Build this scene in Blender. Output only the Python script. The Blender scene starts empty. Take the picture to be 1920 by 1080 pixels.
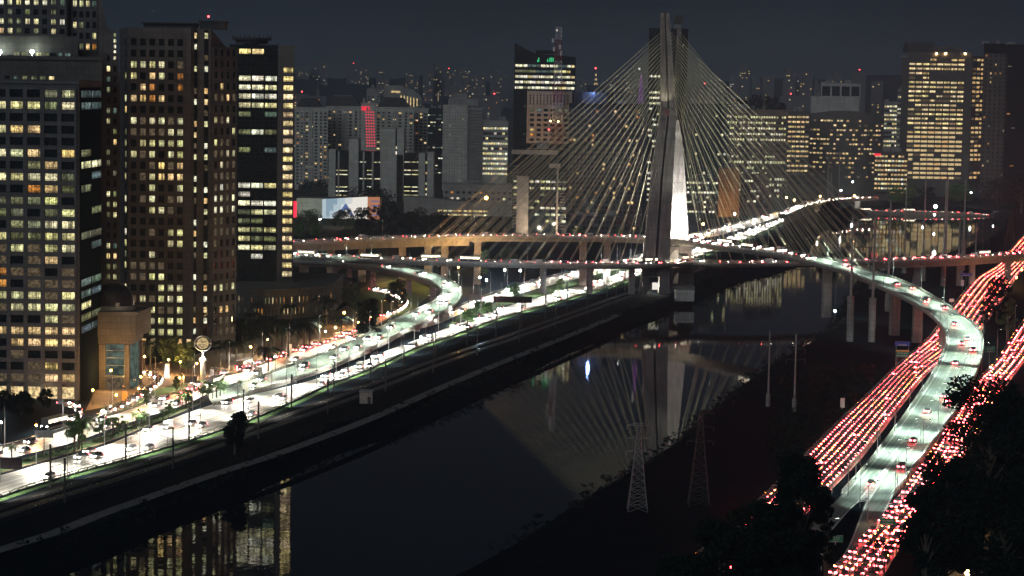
import bpy, math, random
from mathutils import Vector, Matrix
from mathutils.geometry import tessellate_polygon
RN = random.Random(11)
SC = bpy.context.scene
COL = SC.collection
rad = math.radians

# ------------------------------------------------------------------ camera
FOC, CH, ROLL = 4200.0, 102.0, 0.0165
PITCH = math.atan(375.0 / FOC)
CP = Vector((0, 0, CH))
FW = Vector((0, math.cos(PITCH), -math.sin(PITCH)))
R0, U0 = Vector((1, 0, 0)), Vector((0, math.sin(PITCH), math.cos(PITCH)))
RT = R0 * math.cos(ROLL) + U0 * math.sin(ROLL)
UP = U0 * math.cos(ROLL) - R0 * math.sin(ROLL)
cam = bpy.data.cameras.new('camera')
cam.lens, cam.sensor_width, cam.clip_start, cam.clip_end = FOC / 1920 * 36, 36, 1, 30000
camo = bpy.data.objects.new('camera', cam)
COL.objects.link(camo)
camo.matrix_world = Matrix(((RT.x, UP.x, -FW.x, 0), (RT.y, UP.y, -FW.y, 0), (RT.z, UP.z, -FW.z, CH), (0, 0, 0, 1)))
SC.camera = camo

def ray(u, v): return FW + RT * ((u - 960) / FOC) - UP * ((v - 540) / FOC)
def P(u, v, Y):                      # surveyed point at distance Y up the valley
    d = ray(u, v); return CP + d * (Y / d.y)
def G(u, v, z):                      # surveyed point at height z
    d = ray(u, v); return CP + d * ((z - CH) / d.z)

# ------------------------------------------------------------------ render settings
SC.view_settings.view_transform = 'Standard'
SC.view_settings.look = 'None'
SC.view_settings.exposure = 0
SC.view_settings.gamma = 1
cy = SC.cycles
cy.use_denoising = True
try: cy.denoiser = 'OPENIMAGEDENOISE'
except Exception: pass
cy.max_bounces, cy.diffuse_bounces, cy.glossy_bounces, cy.transmission_bounces, cy.volume_bounces = 4, 1, 2, 2, 0
cy.sample_clamp_indirect = 2.0
cy.caustics_reflective = False
cy.caustics_refractive = False
cy.use_light_tree = True

# ------------------------------------------------------------------ materials
MT = {}
def nodes(name):
    m = bpy.data.materials.new(name); m.use_nodes = True
    nt = m.node_tree; nt.nodes.clear()
    out = nt.nodes.new('ShaderNodeOutputMaterial')
    return m, nt, out
def N(nt, t, **kw):
    n = nt.nodes.new(t)
    for k, v in kw.items():
        if k in ('operation', 'blend_type', 'data_type', 'musgrave_type', 'noise_dimensions', 'wave_type', 'bands_direction', 'distance', 'feature', 'sky_type', 'sun_disc', 'interpolation'): setattr(n, k, v)
        else: n.inputs[k].default_value = v
    return n
def surf(name, c, rough=.8, var=.25, scale=.15, spec=.3, metal=0, panel=None, c2=None, bump=0, stain=0):
    """matte surface with two scales of noise, optional panel joints (w,h) and bump"""
    m, nt, out = nodes(name); L = nt.links.new
    b = N(nt, 'ShaderNodeBsdfPrincipled'); L(b.outputs[0], out.inputs[0])
    b.inputs['Roughness'].default_value = rough; b.inputs['Metallic'].default_value = metal
    b.inputs['Specular IOR Level'].default_value = spec
    g = N(nt, 'ShaderNodeNewGeometry')
    n1 = N(nt, 'ShaderNodeTexNoise', Scale=scale, Detail=5.0, Roughness=.65); L(g.outputs['Position'], n1.inputs['Vector'])
    n2 = N(nt, 'ShaderNodeTexNoise', Scale=scale * 9, Detail=3.0); L(g.outputs['Position'], n2.inputs['Vector'])
    mx = N(nt, 'ShaderNodeMath', operation='ADD'); L(n1.outputs['Fac'], mx.inputs[0]); L(n2.outputs['Fac'], mx.inputs[1])
    mr = N(nt, 'ShaderNodeMapRange'); L(mx.outputs[0], mr.inputs['Value'])
    mr.inputs['From Min'].default_value = .65; mr.inputs['From Max'].default_value = 1.35
    mix = N(nt, 'ShaderNodeMixRGB'); L(mr.outputs[0], mix.inputs[0])
    a = [x * (1 - var) for x in c]; d = [min(1, x * (1 + var)) for x in (c2 or c)]
    mix.inputs[1].default_value = (*a, 1); mix.inputs[2].default_value = (*d, 1)
    col = mix.outputs[0]
    if panel:
        sx = N(nt, 'ShaderNodeSeparateXYZ'); L(g.outputs['Position'], sx.inputs[0])
        ad = N(nt, 'ShaderNodeMath', operation='ADD'); L(sx.outputs[0], ad.inputs[0]); L(sx.outputs[1], ad.inputs[1])
        cb = N(nt, 'ShaderNodeCombineXYZ'); L(ad.outputs[0], cb.inputs[0]); L(sx.outputs[2], cb.inputs[1])
        br = N(nt, 'ShaderNodeTexBrick', Scale=1.0); L(cb.outputs[0], br.inputs['Vector'])
        br.offset = 0
        br.inputs['Brick Width'].default_value = panel[0]; br.inputs['Row Height'].default_value = panel[1]
        br.inputs['Mortar Size'].default_value = .22 if name == 'mast_concrete' else .06
        br.inputs['Color1'].default_value = (1, 1, 1, 1); br.inputs['Color2'].default_value = (.82, .82, .82, 1); br.inputs['Mortar'].default_value = (.72, .72, .72, 1) if name == 'mast_concrete' else (.45, .45, .45, 1)
        mm = N(nt, 'ShaderNodeMixRGB', blend_type='MULTIPLY'); mm.inputs[0].default_value = 1
        L(col, mm.inputs[1]); L(br.outputs['Color'], mm.inputs[2]); col = mm.outputs[0]
    if stain:
        mp = N(nt, 'ShaderNodeMapping'); mp.inputs['Scale'].default_value = (.8, .8, .03); L(g.outputs['Position'], mp.inputs[0])
        n3 = N(nt, 'ShaderNodeTexNoise', Scale=1.0, Detail=4.0); L(mp.outputs[0], n3.inputs['Vector'])
        m3 = N(nt, 'ShaderNodeMapRange'); L(n3.outputs['Fac'], m3.inputs[0]); m3.inputs[1].default_value = .35; m3.inputs[2].default_value = .65
        m3.inputs[3].default_value = 1 - stain; m3.inputs[4].default_value = 1
        mm = N(nt, 'ShaderNodeMixRGB', blend_type='MULTIPLY'); mm.inputs[0].default_value = 1
        L(col, mm.inputs[1]); L(m3.outputs[0], mm.inputs[2]); col = mm.outputs[0]
    L(col, b.inputs['Base Color'])
    if bump:
        bp = N(nt, 'ShaderNodeBump', Strength=bump, Distance=.3); L(n2.outputs['Fac'], bp.inputs['Height']); L(bp.outputs[0], b.inputs['Normal'])
    MT[name] = m; return m
def emit(name, c, s, sampled=True, vary=0):
    m, nt, out = nodes(name); L = nt.links.new
    e = N(nt, 'ShaderNodeEmission'); e.inputs[0].default_value = (*c, 1); e.inputs[1].default_value = s
    if vary:
        g = N(nt, 'ShaderNodeNewGeometry')
        n1 = N(nt, 'ShaderNodeTexNoise', Scale=vary, Detail=1.0); L(g.outputs['Position'], n1.inputs['Vector'])
        mr = N(nt, 'ShaderNodeMapRange'); L(n1.outputs['Fac'], mr.inputs[0])
        mr.inputs[1].default_value = .35; mr.inputs[2].default_value = .65; mr.inputs[3].default_value = .3 * s; mr.inputs[4].default_value = 1.25 * s
        L(mr.outputs[0], e.inputs[1])
    L(e.outputs[0], out.inputs[0])
    if not sampled:
        try: m.cycles.emission_sampling = 'NONE'
        except Exception: pass
    MT[name] = m; return m

surf('concrete', (.30, .29, .275), panel=(4, 2.2), stain=.25)
surf('mast_concrete', (.235, .225, .22), panel=(60, 4.4), stain=.45, var=.25)
surf('deck_concrete', (.30, .30, .27), stain=.35)
surf('parapet', (.42, .42, .38), stain=.2)
surf('stone_panel', spec=.08, c=(.135, .142, .152), panel=(3.4, 2.0), stain=.12)
surf('stone_brown', spec=.08, c=(.145, .143, .148), panel=(3.6, 2.1), stain=.12)
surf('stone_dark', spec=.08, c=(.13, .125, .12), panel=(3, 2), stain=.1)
surf('beige_wall', (.5, .43, .37), panel=(3, 3.6))
surf('pale_wall', (.66, .65, .60), panel=(6, 3), stain=.2)
surf('brown_wall', (.36, .22, .11), panel=(2.5, 2.5))
surf('plain_wall', (.36, .355, .35), panel=(5, 3.2), stain=.15)
surf('far_wall', (.16, .16, .17))
surf('roof_dark', (.06, .06, .065))
surf('roof_metal', (.10, .11, .13), rough=.35, metal=.6)
surf('glass_dark', (.010, .015, .018), rough=.12, spec=.45, var=.4, scale=.3)
surf('glass_blue', (.016, .030, .040), rough=.1, spec=.8, var=.5, scale=.4)
surf('glass_teal', (.014, .03, .034), rough=.12, spec=.5, var=.4, scale=.3)
surf('glass_black', (.007, .010, .012), rough=.7, spec=.0)
surf('frame_dark', (.05, .05, .055), rough=.5)
surf('asphalt', (.13, .13, .12), rough=.34, spec=.6, var=.3, scale=.2)
def worn_trails(name, c, d, rough=.4):
    """road surface with wheel-track wear drawn as long streaks imitating vehicle light trails (across, along) with patches and cracks"""
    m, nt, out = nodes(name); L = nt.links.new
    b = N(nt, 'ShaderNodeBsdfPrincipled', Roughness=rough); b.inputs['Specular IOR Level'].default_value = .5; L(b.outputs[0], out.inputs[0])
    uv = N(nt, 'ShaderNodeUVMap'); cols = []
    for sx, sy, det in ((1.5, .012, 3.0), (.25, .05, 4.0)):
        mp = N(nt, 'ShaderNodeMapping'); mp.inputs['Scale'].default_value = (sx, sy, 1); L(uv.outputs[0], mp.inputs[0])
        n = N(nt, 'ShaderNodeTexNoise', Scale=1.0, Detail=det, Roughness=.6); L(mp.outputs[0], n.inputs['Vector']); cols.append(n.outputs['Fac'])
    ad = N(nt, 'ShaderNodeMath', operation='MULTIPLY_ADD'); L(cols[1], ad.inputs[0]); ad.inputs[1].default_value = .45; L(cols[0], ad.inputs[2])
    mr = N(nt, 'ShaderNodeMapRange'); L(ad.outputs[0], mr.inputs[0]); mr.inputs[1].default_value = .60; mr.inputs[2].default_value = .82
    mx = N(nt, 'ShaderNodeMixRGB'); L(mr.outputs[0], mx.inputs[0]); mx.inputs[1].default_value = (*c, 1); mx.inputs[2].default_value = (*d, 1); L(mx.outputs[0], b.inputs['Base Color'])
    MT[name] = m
worn_trails('asphalt_pale_trails', (.18, .18, .16), (.42, .405, .36)); worn_trails('asphalt_worn_trails', (.12, .15, .13), (.26, .29, .25), .5)  # light trails painted into the base colours as pale cream and greenish streaks
surf('asphalt_old', (.15, .165, .145), rough=.5, var=.4, scale=.07, spec=.4)
surf('road_paint', (.75, .75, .70), rough=.6, var=.15, scale=.5)
surf('ground', (.0045, .008, .0115), rough=1, spec=.02, var=.4, scale=.02, bump=.4)
surf('grass', (.04, .075, .028), spec=.03, var=.5, scale=.2, c2=(.06, .1, .04), bump=.6)
surf('dry_verge', (.16, .10, .06), var=.4, scale=.4)
surf('paving', (.20, .16, .13), panel=(2, 2))
surf('path', (.15, .155, .16), spec=.05, var=.3)
surf('ballast', (.022, .022, .024), rough=1, spec=.02, var=.5, scale=1.0, bump=.5)
surf('rail_steel', (.5, .5, .5), rough=.25, metal=1)
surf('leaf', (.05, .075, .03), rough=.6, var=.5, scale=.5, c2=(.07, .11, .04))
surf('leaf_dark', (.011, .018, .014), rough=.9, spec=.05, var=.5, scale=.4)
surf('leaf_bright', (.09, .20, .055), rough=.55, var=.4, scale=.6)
surf('bark', (.10, .085, .07), var=.4, scale=.6)
surf('steel_grey', (.30, .31, .32), rough=.45, metal=.4)
surf('steel_dark', (.06, .062, .065), rough=.5, metal=.3)
surf('lattice_red', (.30, .05, .04), rough=.6)
surf('lattice_white', (.6, .6, .6), rough=.6)
surf('cable_yellow', (.60, .60, .43), rough=.5, var=.1)
surf('car_paint', (.55, .55, .54), rough=.25, spec=.6, var=.55, scale=.13)
surf('car_glass', (.06, .062, .065), rough=.08, spec=.8)
surf('hill', (.03, .032, .03), var=.3, scale=.004)
surf('white_board', (.7, .7, .68), var=.1)
surf('green_board', (.02, .16, .10), var=.1)
surf('blue_board', (.03, .07, .36), var=.1)
surf('orange_board', (.7, .33, .07), var=.1)
surf('dome_metal', (.12, .11, .105), rough=.35, metal=.7, scale=.4)

emit('headlight', (1, .90, .74), 150)
emit('taillight', (1, .05, .06), 85)
emit('indicator', (1, .34, .05), 40)
emit('bus_light', (1, .86, .62), 3.0, False, .9)
emit('low_beam', (1, .90, .74), 26)
surf('bus_paint', (.07, .07, .075), rough=.3)
emit('lamp_white', (.85, 1, .9), 40, False)
emit('lamp_warm', (1, .55, .16), 40, False)
emit('lamp_orange', (1, .42, .08), 40, False)
emit('lamp_red', (1, .06, .07), 10, False)
emit('stair_red', (1, .05, .09), 1.5, False)
emit('lamp_purple', (.4, .1, .6), .7, False)
emit('lamp_green', (.05, .6, .22), 1.2, False)
emit('sign_red', (1, .03, .07), 1.6, False)
emit('reflection_glow', (.45, .62, .50), .2, False, .5)  # painted glow standing in for the bright road's reflection in the portal glass
emit('screen_white', (1, .95, .86), 1.0, False)
emit('screen_orange', (.75, .3, .15), .7, False)
emit('screen_blue', (.12, .2, .5), .8, False)
emit('screen_sky', (.32, .46, .56), .9, False)
emit('screen_pale', (.55, .68, .74), .95, False)
emit('screen_haze', (.8, .85, .84), .95, False)
emit('win_warm', (1, .62, .25), 1.0, False, 1.1)
emit('win_gold', (1, .74, .36), 1.0, False, 1.1)
emit('win_green', (.86, .84, .44), 1.0, False, 1.1)
emit('win_white', (.95, .94, .68), 1.2, False, 1.1)
emit('win_cool', (.5, .75, .64), .4, False, 1.1)
emit('win_dim', (.75, .55, .33), .16, False, 1.1)
emit('win_red', (1, .1, .08), .9, False, 1.1)

def window_material():
    """lit room behind glass: the object's own colour, uneven by partitions, blinds, ceiling lights and desks"""
    m, nt, out = nodes('lit_room'); L = nt.links.new
    def M(op, x, y, z=None):
        n = N(nt, 'ShaderNodeMath', operation=op)
        for k, q in enumerate((x, y, z)):
            if q is None: continue
            if isinstance(q, (int, float)): n.inputs[k].default_value = q
            else: L(q, n.inputs[k])
        return n.outputs[0]
    oi = N(nt, 'ShaderNodeObjectInfo'); tc = N(nt, 'ShaderNodeTexCoord')
    sp = N(nt, 'ShaderNodeSeparateXYZ'); L(tc.outputs['Generated'], sp.inputs[0])
    x, z, r = sp.outputs[0], sp.outputs[2], M('MULTIPLY', oi.outputs['Random'], 97.3)
    cell = M('FLOOR', M('MULTIPLY_ADD', x, 2.6, r), 0)                       # partitions and blinds
    wn = N(nt, 'ShaderNodeTexWhiteNoise', noise_dimensions='1D'); L(cell, wn.inputs['W'])
    bays = M('MULTIPLY_ADD', wn.outputs['Value'], .95, .25)
    cb = N(nt, 'ShaderNodeCombineXYZ'); L(M('MULTIPLY_ADD', x, 6.5, r), cb.inputs[0]); L(M('MULTIPLY', z, 3.2), cb.inputs[1])
    n1 = N(nt, 'ShaderNodeTexNoise', Scale=1.0, Detail=3.0, Roughness=.75); L(cb.outputs[0], n1.inputs['Vector'])
    mr = N(nt, 'ShaderNodeMapRange'); L(n1.outputs['Fac'], mr.inputs[0]); mr.inputs[1].default_value = .38; mr.inputs[2].default_value = .62; mr.inputs[3].default_value = .2; mr.inputs[4].default_value = 1.35
    drop = M('MULTIPLY', M('FRACT', M('MULTIPLY', r, 7.7), 0), .75)          # how far the blind is let down
    blind = M('MULTIPLY_ADD', M('GREATER_THAN', M('ADD', z, drop), 1.32), -.45, 1.0)
    desk = M('MULTIPLY_ADD', M('LESS_THAN', z, M('MULTIPLY', n1.outputs['Fac'], .55)), -.5, 1.0)
    tot = M('MULTIPLY', M('MULTIPLY', M('MULTIPLY', bays, mr.outputs[0]), M('MULTIPLY', blind, desk)), M('MULTIPLY', oi.outputs['Alpha'], 1.55))
    e = N(nt, 'ShaderNodeEmission'); L(oi.outputs['Color'], e.inputs[0]); L(tot, e.inputs[1]); L(e.outputs[0], out.inputs[0])
    m.cycles.emission_sampling = 'NONE'; MT['lit_room'] = m
window_material()

# ------------------------------------------------------------------ mesh builder
class MB:
    def __init__(s): s.v, s.f, s.m, s.uv = [], [], [], {}
    def quad(s, pts, m=0, uv=None):
        i = len(s.v)
        if uv: s.uv[len(s.f)] = uv
        s.v.extend(Vector(p) for p in pts); s.f.append(tuple(range(i, i + len(pts)))); s.m.append(m)
    def hexa(s, b, t, m=0):                         # bottom 4 points, top 4 points, counter-clockwise from above
        i = len(s.v); s.v.extend(Vector(p) for p in (*b, *t))
        for q in ((3, 2, 1, 0), (4, 5, 6, 7), (0, 1, 5, 4), (1, 2, 6, 5), (2, 3, 7, 6), (3, 0, 4, 7)):
            s.f.append(tuple(i + k for k in q)); s.m.append(m)
    def box(s, c, d, ang=0, m=0):                   # centre of the base, size, yaw
        x, y, z = d[0] / 2, d[1] / 2, d[2]; ca, sa = math.cos(ang), math.sin(ang)
        q = [(c[0] + a * x * ca - b * y * sa, c[1] + a * x * sa + b * y * ca) for a, b in ((-1, -1), (1, -1), (1, 1), (-1, 1))]
        s.hexa([(*p, c[2]) for p in q], [(*p, c[2] + z) for p in q], m)
    def prism(s, poly, z0, z1, m=0, top=None):
        n = len(poly); i = len(s.v); top = top or poly
        s.v.extend(Vector((p[0], p[1], z0)) for p in poly)
        s.v.extend(Vector((p[0], p[1], p[2] if len(p) > 2 else z1)) for p in top)
        for k in range(n):
            j = (k + 1) % n; s.f.append((i + k, i + j, i + n + j, i + n + k)); s.m.append(m)
        s.f.append(tuple(i + n + k for k in range(n))); s.m.append(m)
        s.f.append(tuple(i + k for k in reversed(range(n)))); s.m.append(m)
    def tube(s, pts, r, n=6, m=0, r2=None):
        pts = [Vector(p) for p in pts]; r2 = r if r2 is None else r2; base = len(s.v); K = len(pts)
        for k, p in enumerate(pts):
            d = (pts[min(k + 1, K - 1)] - pts[max(k - 1, 0)]).normalized()
            a = d.cross(Vector((0, 0, 1)) if abs(d.z) < .95 else Vector((1, 0, 0))).normalized(); b = d.cross(a)
            rr = r + (r2 - r) * k / max(1, K - 1)
            for q in range(n):
                t = 2 * math.pi * q / n; s.v.append(p + a * (rr * math.cos(t)) + b * (rr * math.sin(t)))
        for k in range(K - 1):
            for q in range(n):
                w = (q + 1) % n; s.f.append((base + k * n + q, base + k * n + w, base + (k + 1) * n + w, base + (k + 1) * n + q)); s.m.append(m)
        s.f.append(tuple(base + q for q in range(n))); s.m.append(m)
        s.f.append(tuple(base + (K - 1) * n + q for q in reversed(range(n)))); s.m.append(m)
    def ball(s, c, r, n=8, k=5, m=0, sz=1):
        base = len(s.v); c = Vector(c)
        for a in range(k + 1):
            t = math.pi * a / k
            for b in range(n):
                p = 2 * math.pi * b / n; s.v.append(c + Vector((r * math.sin(t) * math.cos(p), r * math.sin(t) * math.sin(p), r * sz * math.cos(t))))
        for a in range(k):
            for b in range(n):
                w = (b + 1) % n; s.f.append((base + a * n + b, base + (a + 1) * n + b, base + (a + 1) * n + w, base + a * n + w)); s.m.append(m)
    def mesh(s, name, mats, org=Vector((0, 0, 0)), smooth=False):
        me = bpy.data.meshes.new(name)
        me.from_pydata([v - org for v in s.v], [], s.f)
        for x in ([mats] if isinstance(mats, str) else mats): me.materials.append(MT[x])
        if max(s.m, default=0): me.polygons.foreach_set('material_index', s.m)
        if s.uv:
            l = me.uv_layers.new(name='UVMap')
            for k, q in s.uv.items():
                for j, w in enumerate(q): l.data[me.polygons[k].loop_start + j].uv = w
        if smooth: me.polygons.foreach_set('use_smooth', [True] * len(me.polygons))
        me.update(); return me
    def build(s, name, mats, parent=None, org=None, smooth=False):
        if org is None:
            if parent: org = Vector(parent.location)
            else:
                xs = [v.x for v in s.v]; ys = [v.y for v in s.v]
                org = Vector(((min(xs) + max(xs)) / 2, (min(ys) + max(ys)) / 2, min(v.z for v in s.v)))
        o = bpy.data.objects.new(name, s.mesh(name, mats, org, smooth)); COL.objects.link(o)
        if parent: o.parent = parent; o.location = org - Vector(parent.location)
        else: o.location = org
        return o

def tag(o, label=None, cat=None, group=None, kind=None):
    for k, v in (('label', label), ('category', cat), ('group', group), ('kind', kind)):
        if v: o[k] = v
    return o
def thing(name, label, cat, loc, group=None):
    o = bpy.data.objects.new(name, None); COL.objects.link(o); o.location = loc; o.empty_display_size = 1
    return tag(o, label, cat, group)
def copy_tree(o, loc, rz, label, sc=1):
    c = o.copy(); COL.objects.link(c); c.location = loc; c.rotation_euler = (0, 0, rz); c.scale = (sc, sc, sc); c['label'] = label
    for ch in o.children:
        d = ch.copy(); COL.objects.link(d); d.parent = c
        for g in ch.children:
            e = g.copy(); COL.objects.link(e); e.parent = d
    return c
ORD = 'first second third fourth fifth sixth seventh eighth ninth tenth eleventh twelfth thirteenth fourteenth fifteenth sixteenth seventeenth eighteenth nineteenth twentieth'.split()
def ordn(i):
    if i < 20: return ORD[i]
    t = {2: 'twenty', 3: 'thirty', 4: 'forty', 5: 'fifty', 6: 'sixty'}[(i + 1) // 10]
    return t + '-' + ORD[(i + 1) % 10 - 1] if (i + 1) % 10 else {20: 'twentieth', 30: 'thirtieth', 40: 'fortieth', 50: 'fiftieth', 60: 'sixtieth'}[i + 1]
LAMPS = {}
def lamp(p, c, w, r=.3, spot=None, aim=None, blend=.5):
    k = (c, w, r, spot)
    if k not in LAMPS:
        l = bpy.data.lights.new('lamp_light', 'SPOT' if spot else 'POINT'); l.color = c; l.energy = w; l.shadow_soft_size = r
        if spot: l.spot_size, l.spot_blend = spot, blend
        LAMPS[k] = l
    o = bpy.data.objects.new('lamp_light', LAMPS[k]); COL.objects.link(o); o.location = p
    if aim is not None: o.rotation_euler = (Vector(aim) - Vector(p)).to_track_quat('-Z', 'Y').to_euler()
    return o

# ------------------------------------------------------------------ paths
def crom(pts, step):
    """smooth resampled curve through a list of tuples of Vectors (all tuples resampled together)"""
    out = []; n = len(pts)
    for i in range(n - 1):
        a, b, c, d = pts[max(i - 1, 0)], pts[i], pts[i + 1], pts[min(i + 2, n - 1)]
        k = max(1, int(max((c[q] - b[q]).length for q in range(len(b))) / step))
        for j in range(k):
            t = j / k
            out.append(tuple(.5 * (2 * b[q] + (c[q] - a[q]) * t + (2 * a[q] - 5 * b[q] + 4 * c[q] - d[q]) * t * t + (3 * b[q] - a[q] - 3 * c[q] + d[q]) * t ** 3) for q in range(len(b))))
    out.append(pts[-1]); return out
def edges(A, B, zs, step=6):
    zs = zs if isinstance(zs, (list, tuple)) else [zs] * len(A)
    return crom([(G(a[0], a[1], z), G(b[0], b[1], z)) for a, b, z in zip(A, B, zs)], step)
def between(path, t, dz=0): return [a.lerp(b, t) + Vector((0, 0, dz)) for a, b in path]
def widen(path, d):
    o = []
    for a, b in path:
        w = (b - a); w.z = 0; w.normalize(); o.append((a - w * d, b + w * d))
    return o
def ribbon(path, t0, t1, dz, mb, m=0):
    A, B = between(path, t0, dz), between(path, t1, dz)
    s = 0
    for i in range(len(A) - 1):
        l, w = (A[i + 1] - A[i]).length, (B[i] - A[i]).length; mb.quad((A[i], B[i], B[i + 1], A[i + 1]), m, ((0, s), (w, s), (w, s + l), (0, s + l))); s += l
def line(pts, w, dz, mb, m=0, dash=None):
    s = 0
    for i in range(len(pts) - 1):
        a, b = pts[i] + Vector((0, 0, dz)), pts[i + 1] + Vector((0, 0, dz)); d = b - a; l = d.length
        if dash is None or (s % dash) < dash * .45:
            n = Vector((-d.y, d.x, 0)).normalized() * (w / 2); mb.quad((a - n, b - n, b + n, a + n), m)
        s += l
def slab(path, th, mb, m=0, inset=0, z=0):
    for i in range(len(path) - 1):
        (a, b), (c, d) = path[i], path[i + 1]
        zz = Vector((0, 0, z)); t = Vector((0, 0, th))
        w1, w2 = (b - a).normalized() * inset, (d - c).normalized() * inset
        mb.quad((a + zz, c + zz, d + zz, b + zz), m)
        mb.quad((a + zz, a + w1 + zz - t, c + w2 + zz - t, c + zz), m)
        mb.quad((b + zz, d + zz, d - w2 + zz - t, b - w1 + zz - t), m)
        mb.quad((a + w1 + zz - t, b - w1 + zz - t, d - w2 + zz - t, c + w2 + zz - t), m)
def parapet(pts, h, mb, m=0, w=.3, gap=2.4):
    """low kerb wall, posts and a top rail"""
    for z0, z1, ww in ((0, h * .42, w), (h * .78, h, w * .8)):
        for i in range(len(pts) - 1):
            a, b = pts[i], pts[i + 1]; d = b - a; n = Vector((-d.y, d.x, 0)).normalized() * (ww / 2)
            lo, hi = Vector((0, 0, z0)), Vector((0, 0, z1))
            mb.hexa((a - n + lo, b - n + lo, b + n + lo, a + n + lo), (a - n + hi, b - n + hi, b + n + hi, a + n + hi), m)
    s = 0; nxt = 0
    for i in range(len(pts) - 1):
        a, b = pts[i], pts[i + 1]; l = (b - a).length
        while nxt < s + l:
            p = a.lerp(b, (nxt - s) / l); d = b - a
            mb.box((p.x, p.y, p.z + h * .42 - .02), (.5, w * .7, h * .38), math.atan2(d.y, d.x), m); nxt += gap
        s += l

def walk(pts, spacing, start=0, jit=0):
    """(point, forward) every spacing metres"""
    s, nxt, out = 0, start, []
    for i in range(len(pts) - 1):
        a, b = pts[i], pts[i + 1]; d = b - a; l = d.length
        while l > 1e-6 and nxt < s + l:
            out.append((a.lerp(b, max(0, (nxt - s) / l)), d.normalized())); nxt += spacing + RN.uniform(-jit, jit)
        s += l
    return out
# car materials: 0 paint 1 glass 2 headlight 3 taillight 4 indicator
CARM = ['car_paint', 'car_glass', 'headlight', 'taillight', 'indicator', 'bus_light', 'bus_paint']
CARA = ['car_paint', 'car_glass', 'low_beam', 'taillight', 'indicator', 'bus_light', 'bus_paint']
def car(mb, p, d, big=False, amber=False, vans=True):
    f = Vector((d.x, d.y, d.z)).normalized(); r = f.cross(Vector((0, 0, 1))).normalized(); u = r.cross(f)
    def q(x, y, z): return p + f * x + r * y + u * z
    def hx(x0, x1, y, z0, z1, tx0=0, tx1=0, ty=0, m=0):
        mb.hexa((q(x0, y, z0), q(x0, -y, z0), q(x1, -y, z0), q(x1, y, z0))[::-1], (q(x0 + tx0, y - ty, z1), q(x0 + tx0, -y + ty, z1), q(x1 - tx1, -y + ty, z1), q(x1 - tx1, y - ty, z1))[::-1], m)
    kind = RN.random() if vans else 1; sc = RN.uniform(.9, 1.12)
    L, W = (5.2, 1.2) if big else ((2.5, .96) if kind < .16 else (2.1 * sc, .87 * (.7 + .3 * sc)))
    if big:
        hx(-L, L, W, .4, 2.9, .1, .25, .06, 6); hx(-L + .6, L - .5, W + .03, 1.45, 2.45, 0, 0, 0, 5)
    elif kind < .16:                                  # delivery van
        hx(-L, L, W, .3, 1.05, .05, .1, .03, 0); hx(-L + .1, L - .7, W - .05, 1.05, 2.15, .05, .75, .1, 0); hx(L - 1.5, L - .66, W - .02, 1.15, 1.9, .1, .75, .1, 1)
    else:
        hx(-L, L, W, .28, .86, .08, .12, .05, 0); hx(-L + .35, L - 1.25, W - .1, .86, 1.42, .45, .7, .16, 1)
    for y in (-W + .27, W - .27):
        mb.quad((q(L + .02, y - .21, .55), q(L + .02, y + .21, .55), q(L + .02, y + .21, .82), q(L + .02, y - .21, .82)), 2)
        mb.quad((q(-L - .02, y + .24, .56), q(-L - .02, y - .24, .56), q(-L - .02, y - .24, .88), q(-L - .02, y + .24, .88)), 3)
    if amber:
        for y in (-W + .1, W - .1):
            mb.quad((q(-L - .025, y + .12, .86), q(-L - .025, y - .12, .86), q(-L - .025, y - .12, 1.02), q(-L - .025, y + .12, 1.02)), 4)
def stream(mb, path, ts, spacing, toward, jit=.5, big=.05, amber=.0, dz=.05, skip=0.):
    for t in ts:
        pts = between(path, t, dz)
        last_big = 0
        for p, d in walk(pts, spacing, RN.uniform(0, spacing), jit):
            if RN.random() < skip: continue
            if last_big > 0: last_big -= 1; continue
            bg = RN.random() < big; last_big = 1 if bg else 0
            car(mb, p, -d if toward else d, bg, RN.random() < amber, big > 0)
HAZE = 0.00014
# ------------------------------------------------------------------ world: night sky lit by the city, thin from the horizon upwards
W = bpy.data.worlds.new('World'); SC.world = W; W.use_nodes = True
nt = W.node_tree; nt.nodes.clear(); L = nt.links.new
wo = nt.nodes.new('ShaderNodeOutputWorld')
sky = N(nt, 'ShaderNodeTexSky', sky_type='NISHITA', sun_disc=False); sky.sun_elevation = rad(-8); sky.sun_rotation = rad(200)
b1 = N(nt, 'ShaderNodeBackground', Strength=.05); L(sky.outputs[0], b1.inputs[0])
tc = N(nt, 'ShaderNodeTexCoord'); sx = N(nt, 'ShaderNodeSeparateXYZ'); L(tc.outputs['Generated'], sx.inputs[0])
cr = nt.nodes.new('ShaderNodeValToRGB'); L(sx.outputs[2], cr.inputs[0])
e = cr.color_ramp.elements; e[0].position = 0; e[0].color = (.0235, .0232, .0262, 1); e[1].position = 1; e[1].color = (.0040, .0060, .010, 1)
for pos, c in ((.012, (.0180, .0205, .0255, 1)), (.04, (.0075, .0125, .0195, 1)), (.12, (.0038, .0062, .0112, 1)), (.3, (.0035, .006, .0105, 1))):
    x = e.new(pos); x.color = c
nz = N(nt, 'ShaderNodeTexNoise', Scale=7.0, Detail=5.0); L(tc.outputs['Generated'], nz.inputs['Vector'])
mr = N(nt, 'ShaderNodeMapRange'); L(nz.outputs['Fac'], mr.inputs[0]); mr.inputs[1].default_value = .3; mr.inputs[2].default_value = .7; mr.inputs[3].default_value = .8; mr.inputs[4].default_value = 1.22
b2 = N(nt, 'ShaderNodeBackground'); L(cr.outputs[0], b2.inputs[0]); L(mr.outputs[0], b2.inputs[1])
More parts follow.
